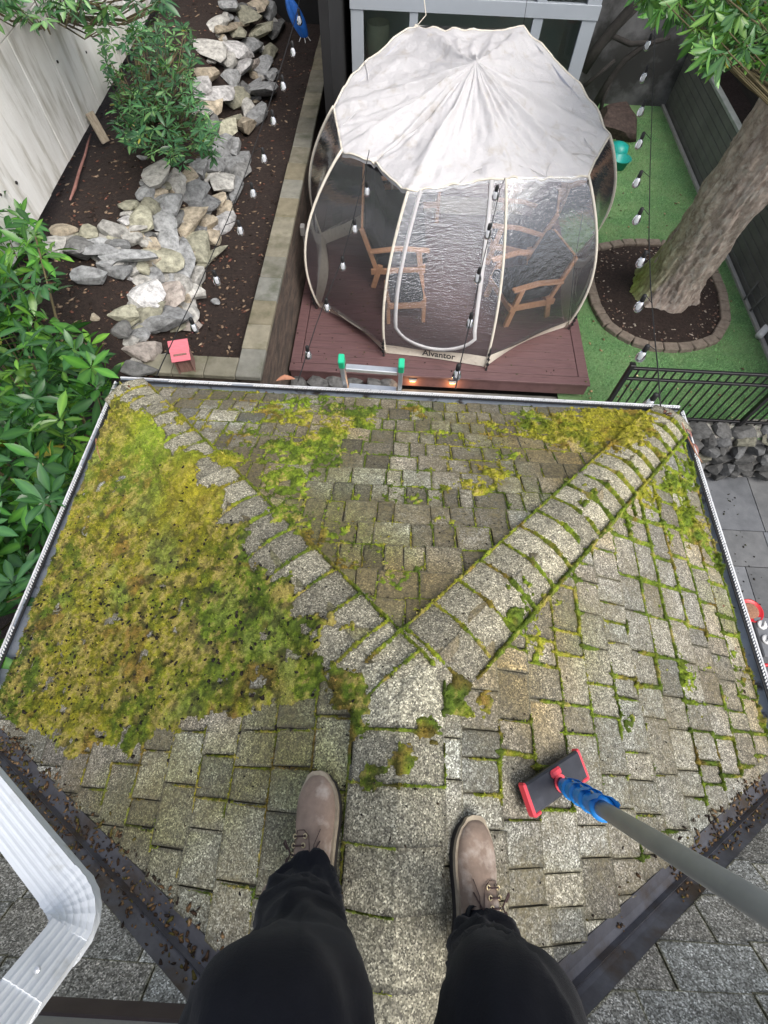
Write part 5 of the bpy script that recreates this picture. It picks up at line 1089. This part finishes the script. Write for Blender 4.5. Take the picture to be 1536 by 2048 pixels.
lounge('slatted_chair', 'pale slatted teak chair at the back left inside the tent', 'armchair', (.25, 8.35, .3), R_(10), .55, back_slats=True, seat_c=True)
# ------------------------------------------------------------------ string lights
def string_light(name, label, cable, bulbs, hang=.10, bulb_sc=1.):
    o = empty(name, tuple(cable[0]), label, 'string light', 'outdoor string lights'); m_ = MB(); m_.tube(cable, .0045, 6); m_.build('cable', M['cable'], o, True)
    for p in bulbs:
        p = Vector(p); top = min((c + (d - c) * max(0, min(1, (p - c).dot(d - c) / (d - c).length_squared)) for c, d in zip(cable[:-1], cable[1:])), key=lambda q: (q - p).length)
        m_ = MB(); hp = p + Vector((0, 0, .05)); m_.tube([top, (top + hp) / 2, hp], .003, 5); m_.lathe(p, [(.010, .05), (.017, .042), (.019, -.005), (.016, -.012)], 12); m_.build('socket', M['cable'], o, True)
        m_ = MB(); m_.lathe(p, [(.016, -.012), (.027, -.035), (.036, -.066), (.032, -.092), (.017, -.108), (.001, -.113)], 14); b_ = m_.build('bulb', M['bulbglass'], o, True); m_ = MB(); m_.tube([p + Vector((0, 0, -.015)), p + Vector((0, 0, -.07))], .004, 5); m_.build('filament', M['brass'], b_)
    return o
def span(a, b, sag, n=24): return [a.lerp(b, k / n) - Vector((0, 0, sag * math.sin(math.pi * k / n))) for k in range(n + 1)]
def along(px, py, a, b):   # the point of the vertical plane through a and b seen at a pixel
    n = Vector((b.y - a.y, -(b.x - a.x), 0)); r = Vector(RM @ np.array([px - CX, py - CY, F_PX])); o = Vector((0, 0, CAMZ)); t = (a - o).dot(n) / r.dot(n); return o + r * t
g1 = at(1321, 812, 2.74); e1 = yat(1312, -40, 9.4)
c1 = [along(px, py, g1, e1) for px, py in ((1321, 812), (1316, 740), (1308, 660), (1301, 570), (1298, 470), (1300, 340), (1304, 220), (1308, 110), (1311, 0), (1312, -40))]
def bl(pxs, a, b): return [along(x, y, a, b) for x, y in pxs]
def nearc(pxs, cab, dz=-.09):
    out = []
    for x, y in pxs:
        k = min(range(len(cab)), key=lambda q: abs(projy(cab[q]) - y)); out.append(yat(x, y, cab[k].y + .0))
    return out
def projy(v):
    w_ = RM.T @ np.array([v[0], v[1], v[2] - CAMZ]); return CY + F_PX * w_[1] / w_[2]
c1d = [];
for a, b in zip(c1[:-1], c1[1:]): c1d += [a.lerp(b, k / 10) for k in range(10)]
c1d.append(c1[-1])
string_light('string_light', 'long string of clear bulbs hanging in front of the leaning tree trunk', c1, nearc([(1311, 12), (1300, 78), (1292, 142), (1287, 210), (1284, 275), (1279, 352), (1280, 426), (1288, 512), (1285, 600), (1290, 700), (1306, 797)], c1d))
g2 = at(911, 775, 2.74); e2 = at(1009, 352, 2.2)
c2 = [at(911, 778, 2.74), yat(920, 730, 2.75), yat(945, 625, 3.5), yat(962, 540, 4.1), yat(982, 455, 4.8), yat(1000, 380, 5.55), yat(1010, 356, 5.9)]
c2d = []
for a, b in zip(c2[:-1], c2[1:]): c2d += [a.lerp(b, k / 10) for k in range(10)]
string_light('string_light', 'string of clear bulbs slanting over the tent door from the canopy to the gutter', c2, nearc([(993, 380), (978, 457), (958, 545), (942, 635), (916, 738)], c2d))
c3 = [yat(738, 300, 6.1), yat(728, 350, 5.75), yat(706, 440, 5.1), yat(684, 520, 4.6), yat(655, 590, 4.2), yat(632, 650, 3.75), yat(604, 738, 3.2), at(596, 762, 2.74)]
c3d = []
for a, b in zip(c3[:-1], c3[1:]): c3d += [a.lerp(b, k / 10) for k in range(10)]
string_light('string_light', 'string of clear bulbs dropping past the left tent panel to the gutter', [c3[0], c3[0] + Vector((0, 0, -.02))] + c3[1:], nearc([(734, 372), (709, 447), (685, 522), (653, 605), (615, 700)], c3d))
c4 = [yat(604, -30, 9.0), yat(595, 20, 8.4), yat(580, 75, 7.9), yat(560, 140, 7.3), yat(535, 220, 6.6), yat(510, 290, 6.0), yat(492, 345, 5.5), yat(455, 440, 4.8), yat(428, 500, 4.3), yat(395, 580, 3.9), yat(352, 668, 3.2), yat(325, 725, 2.75), at(313, 752, 2.74)]
c4d = []
for a, b in zip(c4[:-1], c4[1:]): c4d += [a.lerp(b, k / 10) for k in range(10)]
string_light('string_light', 'string of clear bulbs crossing the dark planting bed at the left', c4, nearc([(598, 28), (585, 92), (565, 160), (545, 230), (526, 305), (504, 375), (478, 450), (430, 550), (384, 645)], c4d))
# white cord from the canopy tip
m_ = MB(); m_.tube([CP[6] + Vector((.02, 0, 0)), CP[6] + Vector((.12, .15, .05)), CP[6] + Vector((.0, .5, .45)), Vector((.05, HY - .06, 2.9))], .006, 6); tag(m_.build('cord', M['tentcream'], smooth=True), 'white cord rising from the back left tip of the canopy to the house', 'cord')
m_ = MB(); m_.tube([CP[5], CP[5] + Vector((.02, .4, .5)), Vector((1.7, HY - .06, 3.0))], .003, 6); tag(m_.build('cord', M['cable'], smooth=True), 'thin dark cord rising from the back right tip of the canopy', 'cord')
# ------------------------------------------------------------------ white downspout
dsp = empty('downspout', tuple(at(185, 1815, 3.85)), 'white ribbed metal downspout with a crimped elbow at the lower left', 'downspout')
def duct(name, pts, ups, w_=.086, h_=.068, crimp=0):
    prof = []; 
    def side(x0, y0, x1, y1, rib):
        n = 18 if rib else 4
        for k in range(n):
            t = k / n; r_ = (.0016 if (rib and .12 < t < .92 and (int(t * 18) % 3) == 0) else 0); dx, dy = x1 - x0, y1 - y0; L = math.hypot(dx, dy); prof.append((x0 + dx * t - dy / L * -r_, y0 + dy * t + dx / L * -r_))
    side(-w_ / 2, -h_ / 2, w_ / 2, -h_ / 2, True); side(w_ / 2, -h_ / 2, w_ / 2, h_ / 2, True); side(w_ / 2, h_ / 2, -w_ / 2, h_ / 2, True); side(-w_ / 2, h_ / 2, -w_ / 2, -h_ / 2, True)
    V = []; n = len(prof); N_ = len(pts)
    for i, p in enumerate(pts):
        d_ = (pts[min(i + 1, N_ - 1)] - pts[max(i - 1, 0)]).normalized(); u = Vector(ups); y_ = (u - d_ * u.dot(d_)).normalized(); x_ = d_.cross(y_); s = 1 + (crimp * (i % 2)); V += [p + x_ * a * s + y_ * b * s for a, b in prof]
    F = [(i * n + k, i * n + (k + 1) % n, (i + 1) * n + (k + 1) % n, (i + 1) * n + k) for i in range(N_ - 1) for k in range(n)] + [tuple(range(n))[::-1], tuple(range((N_ - 1) * n, N_ * n))]
    return mobj(name, V, F, M['downspout'], dsp)
z1, zE, z2 = 3.70, 3.88, 4.08
pA = at(-130, 1448, z1); pE = at(172, 1826, zE); pB = at(-70, 2135, z2 + .05)
dA = (pA - pE).normalized(); dB = (pB - pE).normalized(); upv = Vector((.25, .1, 1))
e1_, e2_ = pE + dA * .085, pE + dB * .075
duct('upper_run', [pA, e1_.lerp(pA, .5), e1_], upv); duct('lower_run', [e2_ + dB * .02, pB.lerp(e2_, .5), pB], upv, .082, .065)
el = []; 
for k in range(13): t = k / 12; el.append(e1_ * (1 - t) ** 2 + pE * 2 * t * (1 - t) + e2_ * t * t)
duct('elbow', el, upv, .088, .070, crimp=.03)
m_ = MB(); j_ = e2_ + dB * .10; 
for s_ in (.055, .075): pass
duct('joint_sleeve', [e2_ - dB * .005, e2_ + dB * .12], upv, .087, .070)
m_ = MB(); ud = (upv - dB * upv.dot(dB)).normalized(); xx = dB.cross(ud); m_.lathe(e2_ + dB * .09 + ud * .046, [(.006, 0), (.006, .004), (.002, .006)], 8); m_.build('rivet', M['ladder'], dsp)
# ------------------------------------------------------------------ brush and pole
hc = onroof(1083, 1560); zax = Vector((sRt, 0, 1)).normalized(); bx1 = onroof(1055, 1603) - onroof(1162, 1530); bx1 = (bx1 - zax * bx1.dot(zax)).normalized() * -1; by1 = zax.cross(bx1)
def BM(o): return Matrix(((bx1.x, by1.x, zax.x, hc.x + (bx1.x * o[0] + by1.x * o[1] + zax.x * o[2])), (bx1.y, by1.y, zax.y, hc.y + (bx1.y * o[0] + by1.y * o[1] + zax.y * o[2])), (bx1.z, by1.z, zax.z, hc.z + (bx1.z * o[0] + by1.z * o[1] + zax.z * o[2])), (0, 0, 0, 1)))
br = empty('scrub_brush', tuple(hc), 'black scrub brush head with red ends and blue sleeved grey pole on the right slope', 'brush')
BL, BWd = .275, .088
m_ = MB(); m_.box(None, (BL, BWd, .022), M=BM((0, 0, .060)), ch=.006); m_.build('block', M['brushblack'], br)
for s_ in (-1, 1):
    m_ = MB(); m_.box(None, (.013, BWd + .008, .03), M=BM((s_ * BL / 2, 0, .058)), ch=.005); m_.box(None, (.032, .012, .03), M=BM((s_ * (BL / 2 - .012), -BWd / 2, .058)), ch=.004); m_.build('end_bumper', M['red'], br)
m_ = MB(); m_.box(None, (.05, .024, .012), M=BM((.0, .026, .074)), ch=.006); m_.build('release_button', M['red'], br)
m_ = MB(); V = []
for k in range(24):
    a = 2 * math.pi * k / 24; c = BM((.022 * math.cos(a) + .004, .022 * math.sin(a) - .008, .074)).to_translation()
    m_.box(c, (.008, .008, .007), rot=(0, 0, a))
m_.build('socket_ring', M['red'], br)
m_ = MB()
for k in range(900):
    a, b = random.uniform(-BL / 2, BL / 2), random.uniform(-BWd / 2, BWd / 2); p0 = BM((a, b, .05)).to_translation(); p1 = BM((a * 1.06 + random.gauss(0, .003), b * 1.08 + random.gauss(0, .003), .008)).to_translation(); m_.add([p0 + bx1 * .001, p0 - bx1 * .001, p1], [(0, 1, 2)])
m_.build('bristles', M['cable'], br)
q0 = BM((.006, -.008, .070)).to_translation(); ce = RM @ np.array([(1540 - CX) / F_PX * .58, (1824 - CY) / F_PX * .58, .58]); q1 = Vector((ce[0], ce[1], ce[2] + CAMZ)); pd = (q1 - q0); PLn = pd.length; pdn = pd / PLn
m_ = MB(); m_.tube([q0, q0 + pdn * .10], [.014, .016], 14); m_.build('neck', M['navy'], br, True)
m_ = MB(); pts = []; rr = []; segs = [(.06, .15), (.145, .235), (.23, .33), (.325, .43)]
for s0, s1 in segs:
    for k in range(9):
        f_ = k / 8; pts.append(q0 + pdn * (s0 + (s1 - s0) * f_)); rr.append(.0195 + .0085 * f_ ** .7 + .0012 * math.sin(f_ * 9))
    pts.append(q0 + pdn * (s1 + .001)); rr.append(.0195)
m_.tube(pts, rr, 20)
m_.build('blue_sleeve', M['blue'], br, True)
ux = (Vector((0, 0, 1)) - pdn * pdn.z).normalized(); wx = pdn.cross(ux)
for k, (s0, s1) in enumerate(segs):    # curled cut flaps and pale gaps between the coils
    V = []; F = []
    for a_i in range(15):
        a = -1.9 + 3.0 * a_i / 14 + k * .25; l = .018 + .02 * math.sin(math.pi * a_i / 14) + .012 * math.sin(a_i * 1.7)
        for r_, t in ((.029, s1 - .03), (.031, s1 + l * .5), (.0335, s1 + l)): V.append(q0 + pdn * t + (ux * math.cos(a) + wx * math.sin(a)) * r_)
    for a_i in range(14):
        for q in range(2): b = a_i * 3 + q; F.append((b, b + 1, b + 4, b + 3))
    mobj('sleeve_flap', V, F, M['blue'], br, True)
    m1 = MB(); c = q0 + pdn * (s0 + .04) + (ux * math.cos(.9) + wx * math.sin(.9)) * .0235; m1.tube([c - wx * .012 + pdn * .01, c, c + wx * .010 + pdn * .015], [.002, .0045, .002], 6); m1.build('sleeve_gap', M['pole'], br, True)
m_ = MB(); m_.tube([q0 + pdn * .10, q0 + pdn * (PLn * .7), q0 + pdn * (PLn * 1.32)], [.0185, .0185, .0185], 24); m_.build('pole', M['pole'], br, True)
# ------------------------------------------------------------------ the person
person = None
def skin_body(name, verts, edges, radii, m, root=0):
    me = bpy.data.meshes.new(name); me.from_pydata(verts, edges, []); o = bpy.data.objects.new(name, me); C.objects.link(o)
    md = o.modifiers.new('skin', 'SKIN'); md.use_smooth_shade = True; sv = me.skin_vertices[0].data if me.skin_vertices else None
    if sv is None:
        bm = bmesh.new(); bm.from_mesh(me); bm.verts.layers.skin.verify(); bm.to_mesh(me); bm.free(); sv = me.skin_vertices[0].data
    for i, r in enumerate(radii): sv[i].radius = (r, r) if not isinstance(r, tuple) else r; sv[i].use_root = (i == root)
    s2 = o.modifiers.new('sub', 'SUBSURF'); s2.levels = 2; s2.render_levels = 2; bpy.context.view_layer.update()
    dm = bpy.data.meshes.new_from_object(o.evaluated_get(bpy.context.evaluated_depsgraph_get())); bpy.data.objects.remove(o); dm.materials.clear(); dm.materials.append(m); dm.shade_smooth()
    o = bpy.data.objects.new(name, dm); C.objects.link(o); return o
aL, aR = at(606, 1795, 3.76), at(956, 1880, 3.72)
kL, kR = at(566, 1890, 4.15), at(992, 1915, 4.08)
hL, hR = at(556, 2120, 4.50), at(1030, 2120, 4.42)
pel = Vector((.05, -.50, 4.60)); hL2 = Vector((-.07, -.43, 4.56)); hR2 = Vector((.18, -.44, 4.54))
pole_hand = q0 + pdn * (PLn * 1.10)
V_ = [pel, hL2, hL, kL, aL - Vector((0, 0, .02)), hR2, hR, kR, aR - Vector((0, 0, .02)), Vector((.05, -.53, 4.82)), Vector((.05, -.52, 5.05)), Vector((.05, -.48, 5.17)), Vector((.05, -.42, 5.28)), Vector((.05, -.38, 5.36)),
      Vector((-.13, -.50, 5.08)), Vector((-.24, -.44, 4.95)), Vector((-.20, -.25, 5.16)), Vector((.23, -.48, 5.06)), Vector((.42, -.42, 4.92)), pole_hand + Vector((.03, -.10, .05))]
E_ = [(0, 1), (1, 2), (2, 3), (3, 4), (0, 5), (5, 6), (6, 7), (7, 8), (0, 9), (9, 10), (10, 11), (11, 12), (12, 13), (10, 14), (14, 15), (15, 16), (10, 17), (17, 18), (18, 19)]
rad = [.11, .08, .06, .05, .04, .08, .055, .045, .04, .12, .13, .06, .075, .085, .06, .045, .03, .06, .045, .03]
# hands: palm and five fingers each
def hand(base, direc, thumb, wrist_i):
    d_ = direc.normalized(); t_ = (thumb - d_ * thumb.dot(d_)).normalized(); pn = d_.cross(t_); n0 = len(V_); V_.append(base + d_ * .05); rad.append((.022)); E_.append((wrist_i, n0))
    for k, (o_, l) in enumerate(((.026, .07), (.009, .08), (-.009, .074), (-.026, .058))):
        r0 = len(V_); b_ = base + d_ * .085 + t_ * o_; V_.append(b_); V_.append(b_ + d_ * l * .45 - pn * .012); V_.append(b_ + d_ * l * .62 - pn * .035); V_.append(b_ + d_ * l * .5 - pn * .055); rad.extend((.010, .0088, .008, .007)); E_.extend([(n0, r0), (r0, r0 + 1), (r0 + 1, r0 + 2), (r0 + 2, r0 + 3)])
    r0 = len(V_); V_.append(base + d_ * .03 + t_ * .035); V_.append(base + d_ * .06 + t_ * .052 - pn * .015); V_.append(base + d_ * .085 + t_ * .045 - pn * .032); rad.extend((.012, .010, .008)); E_.extend([(n0, r0), (r0, r0 + 1), (r0 + 1, r0 + 2)])
hand(V_[16], Vector((.4, .6, .4)), Vector((.5, -.2, .5)), 16); hand(V_[19], Vector((-.3, .9, -.2)), Vector((-.4, .1, .8)), 19)
person = skin_body('person', [tuple(v) for v in V_], E_, rad, M['skin'])
tag(person, 'person in black trousers and worn brown lace up boots holding the brush pole', 'person')
def child(o, par): o.parent = par; return o
# head details
m_ = MB(); hd_ = Vector((.05, -.385, 5.345)); bm = bmesh.new(); bmesh.ops.create_icosphere(bm, subdivisions=3, radius=.1)
for v in bm.verts: v.co = Vector((v.co.x * .92, v.co.y * 1.08 - (.02 if v.co.y < 0 else 0), v.co.z * 1.05))
Vh = [hd_ + Vector((0, -.012, .014)) + v.co for v in bm.verts if True]; Fh = [[v.index for v in f.verts] for f in bm.faces if f.calc_center_median().z > -.015 and f.calc_center_median().y < .055]; bm.free()
mobj('hair', Vh, Fh, M['hair'], person, True)
# trousers: two lofted legs with folds
def leg(path, rad_, seed, cuff):
    V = []; F = []; NA_ = 56; NK = 84; P_ = [Vector(p) for p in path]
    def cr(t):
        n = len(P_) - 1; f_ = t * n; i = min(int(f_), n - 1); u = f_ - i; p0, p1, p2, p3 = P_[max(i - 1, 0)], P_[i], P_[i + 1], P_[min(i + 2, n)]
        return .5 * ((2 * p1) + (p2 - p0) * u + (2 * p0 - 5 * p1 + 4 * p2 - p3) * u * u + (3 * p1 - p0 - 3 * p2 + p3) * u ** 3), rad_[i] + (rad_[i + 1] - rad_[i]) * u
    u0 = None
    for k in range(NK + 1):
        t = k / NK; p, r = cr(t); q, _ = cr(min(1, t + .01)); q2, _ = cr(max(0, t - .01)); d_ = (q - q2).normalized()
        if u0 is None: u0 = (Vector((0, 1, 0)) - d_ * d_.y).normalized()
        u0 = (u0 - d_ * u0.dot(d_)).normalized(); w0 = d_.cross(u0)
        for j in range(NA_):
            a = 2 * math.pi * j / NA_
            wr_ = .030 * ((1 - abs(math.sin(t * 17 + 1.3 * math.sin(a + seed) + .6 * math.sin(2.3 * a) + seed))) ** 3 - .2) * math.exp(-((t - .10) / .13) ** 2) * (.5 + .5 * math.cos(a - .5)) + .020 * ((1 - abs(math.sin(t * 11 + 2 * math.sin(a * 1.0 + seed * 2)))) ** 4 - .15) * math.exp(-((t - .45) / .25) ** 2) + .034 * (float(vnoise(math.cos(a) * 1.6 + 5 + seed, t * 9 + math.sin(a) * 1.6, 77)) - .5) + .012 * (float(vnoise(a * 4, t * 26, 79)) - .5)
            crease = .014 * max(0, 1 - abs(t - .235 - .03 * math.cos(a)) / .018)
            rr_ = r * (1 + .10 * math.cos(a)) + wr_ + crease; V.append(p + (u0 * math.cos(a) + w0 * math.sin(a)) * rr_)
    for k in range(NK):
        for j in range(NA_): F.append((k * NA_ + j, k * NA_ + (j + 1) % NA_, (k + 1) * NA_ + (j + 1) % NA_, (k + 1) * NA_ + j))
    b = len(V)
    for j in range(NA_): c = path[0]; V.append(Vector(V[j]).lerp(Vector(c), .12) + Vector((0, 0, .02)))
    for j in range(NA_): F.append((j, b + j, b + (j + 1) % NA_, (j + 1) % NA_))
    return V, F
m_ = MB()
m_.add(*leg([at(606, 1800, 3.765), at(604, 1838, 3.88), at(600, 1905, 4.10), at(586, 1988, 4.31), hL, hL2 + Vector((0, -.02, 0)), pel + Vector((-.03, -.02, .08))], [.084, .085, .081, .088, .108, .118, .10], 1.0, 0))
m_.add(*leg([at(962, 1890, 3.72), at(970, 1915, 3.84), at(984, 1965, 4.05), at(1002, 2010, 4.25), hR, hR2 + Vector((0, -.02, 0)), pel + Vector((.03, -.02, .08))], [.064, .067, .069, .077, .096, .116, .10], 3.1, 0))
bm = bmesh.new(); bmesh.ops.create_icosphere(bm, subdivisions=3, radius=1); m_.add([pel + Vector((v.co.x * .185, v.co.y * .125, v.co.z * .15 + .03)) for v in bm.verts], [[v.index for v in f.verts] for f in bm.faces]); bm.free()
m_.build('trousers', M['trouser'], person, True)
jk = skin_body('jacket', [tuple(v) for v in (Vector((.05, -.50, 4.60)), Vector((.05, -.53, 4.80)), Vector((.05, -.53, 5.04)), Vector((.05, -.50, 5.14)), Vector((-.13, -.51, 5.08)), Vector((-.24, -.45, 4.96)), Vector((-.21, -.29, 5.12)), Vector((.23, -.49, 5.06)), Vector((.42, -.43, 4.93)), V_[19] + Vector((-.0, -.06, .01)))], [(0, 1), (1, 2), (2, 3), (2, 4), (4, 5), (5, 6), (2, 7), (7, 8), (8, 9)], [.16, .155, .16, .085, .085, .06, .044, .085, .06, .044], M['shirt']); child(jk, person)
# boots
def boot(toe, heel, zf, nrm_, mirror, parent):
    toe = Vector(toe); heel = Vector(heel); d_ = (toe - heel); L = d_.length; y_ = d_.normalized(); up_ = Vector(nrm_).normalized(); y_ = (y_ - up_ * y_.dot(up_)).normalized(); x_ = y_.cross(up_)
    def T(x, y, z): return heel + x_ * x * mirror + y_ * (y * L) + up_ * z
    # outline: half widths (inner, outer) along the length
    st_ = [(0, .012, .012), (.03, .030, .028), (.10, .038, .036), (.22, .039, .037), (.36, .038, .036), (.5, .044, .040), (.62, .051, .047), (.74, .054, .050), (.84, .050, .045), (.92, .040, .034), (.97, .026, .022), (1.0, .006, .006)]
    hg = [(0, .055), (.03, .085), (.10, .11), (.22, .118), (.36, .112), (.48, .098), (.6, .082), (.72, .070), (.84, .062), (.92, .052), (.97, .040), (1.0, .026)]
    prof = lambda tb_, t: np.interp(t, [q[0] for q in tb_], [q[1] for q in tb_]); wi = lambda t: 1.2 * np.interp(t, [q[0] for q in st_], [q[1] for q in st_]); wo = lambda t: 1.16 * np.interp(t, [q[0] for q in st_], [q[2] for q in st_])
    NS_, NC = 46, 24; V = []; F = []; ts = [.5 - .5 * math.cos(math.pi * k / (NS_ - 1)) for k in range(NS_)]
    for t in ts:
        h_ = prof(hg, t); 
        for k in range(NC + 1):
            a = math.pi * k / NC; c, s = math.cos(a), math.sin(a); w_ = (wi(t) if c > 0 else wo(t)); e_ = .62; x = w_ * math.copysign(abs(c) ** e_, c) * (1.0 if s < .3 else 1 - .10 * (s - .3)); z = .026 + (h_ - .026) * abs(s) ** .85
            ridge = -.006 * math.exp(-((t - .55) / .03) ** 2) * s + .003 * math.sin(t * 60) * math.exp(-((t - .62) / .05) ** 2) * s
            V.append(T(x, t, z + ridge + .0015 * (float(vnoise(t * 30, a * 5, 88)) - .5)))
    for i in range(NS_ - 1):
        for k in range(NC): a = i * (NC + 1) + k; F.append((a, a + 1, a + NC + 2, a + NC + 1))
    up_o = mobj('boot_upper', V, F, M['suede'], parent, True)
    def slab(name, z0, z1, grow, m, t0=0., t1=1.):
        pts = []; tt = [t0 + (t1 - t0) * k / 40 for k in range(41)]
        for t in tt: pts.append((wi(t) + grow, t + (grow / L if t > .97 else (-grow / L if t < .02 else 0))))
        for t in reversed(tt): pts.append((-(wo(t) + grow), t + (grow / L if t > .97 else (-grow / L if t < .02 else 0))))
        n = len(pts); return mobj(name, [T(x, y, z0) for x, y in pts] + [T(x, y, z1) for x, y in pts], [tuple(range(n)), tuple(range(n, 2 * n))] + [(i, (i + 1) % n, n + (i + 1) % n, n + i) for i in range(n)], m, parent)
    slab('boot_sole', .0, .020, .004, M['sole']); slab('boot_welt', .020, .031, .0075, M['welt']); slab('boot_heel', -.012, .001, .004, M['sole'], 0, .27)
    # shaft
    m1 = MB(); c = T(0, .22, .10); m1.tube([T(0, .20, .08), T(0, .19, .15), T(0, .18, .20)], [.042, .045, .046], 20); m1.build('boot_shaft', M['suede'], parent, True)
    # tongue seam, eyelets and laces sit on the instep
    def S(x, t):
        h_ = prof(hg, t); w_ = wi(t) if x > 0 else wo(t); c_ = min(.98, abs(x) / w_); s_ = math.sqrt(max(0, 1 - (c_ ** (1 / .62)) ** 2)); return T(x, t, .026 + (h_ - .026) * s_ ** .85 + .003)
    cx_ = -.012 
    for t in (.56, .50, .44, .38):
        for sx in (-.016, .020):
            m1 = MB(); c = S(cx_ + sx, t); V2 = []
            ring_ = [c + x_ * (.0052 * math.cos(a)) + y_ * (.0052 * math.sin(a)) + up_ * .001 for a in [2 * math.pi * k / 12 for k in range(13)]]; m1.tube(ring_, .0016, 5, cap=False); m1.build('eyelet', M['brass'], up_o, True)
    m1 = MB()
    for t in (.56, .50, .44, .38):
        a, b = S(cx_ - .016, t), S(cx_ + .020, t); m1.tube([a, a.lerp(b, .35) + up_ * .006, a.lerp(b, .65) + up_ * .006, b], .0022, 6)
    for s_ in (-1, 1):
        b = S(cx_ - .02, .42) + up_ * .006; lp_ = [b + x_ * (-mirror) * 0 + T(-.012 * (1 + .2 * s_), 0, 0) * 0 for _ in ()]
        o1 = S(cx_ - .018, .45); m1.tube([o1 + up_ * .008, o1 + up_ * .012 + y_ * (.030 * s_) - x_ * mirror * .016, o1 + up_ * .004 + y_ * (.034 * s_ - .01) - x_ * mirror * .026, o1 + up_ * .010 + y_ * (.010 * s_) - x_ * mirror * .010], .0022, 6)
    m1.tube([S(cx_ + .018, .38), S(.03, .42), S(.045, .52)], .0018, 5); m1.build('lace', M['lace'], up_o, True)
    m1 = MB(); m1.tube([S(.030, .3), S(.030, .42), S(.018, .56), S(.0, .60), S(-.022, .60), S(-.030, .5), S(-.032, .38)], .0012, 4); m1.tube([S(.045, .60), S(.035, .50), S(.036, .35)], .0012, 4); m1.build('stitching', M['lace'], up_o, True)
zup = .016
tL = onroof(645, 1548); hlp = onroof(634, 1868); nL = (-sL, 0, 1); nR_ = (sRt, 0, 1)
toeL = Vector((tL.x, tL.y, float(zL(tL.x, tL.y)) + zup)); heelL = Vector((tL.x + .035, tL.y - .335, float(zL(tL.x + .035, 0)) + zup))
tR = onroof(938, 1634); toeR = Vector((tR.x, tR.y, float(zR(tR.x, tR.y)) + zup)); heelR = Vector((tR.x - .022, tR.y - .335, float(zR(tR.x - .022, 0)) + zup))
boot(toeL, heelL, None, nL, 1, person); boot(toeR, heelR, None, nR_, -1, person)
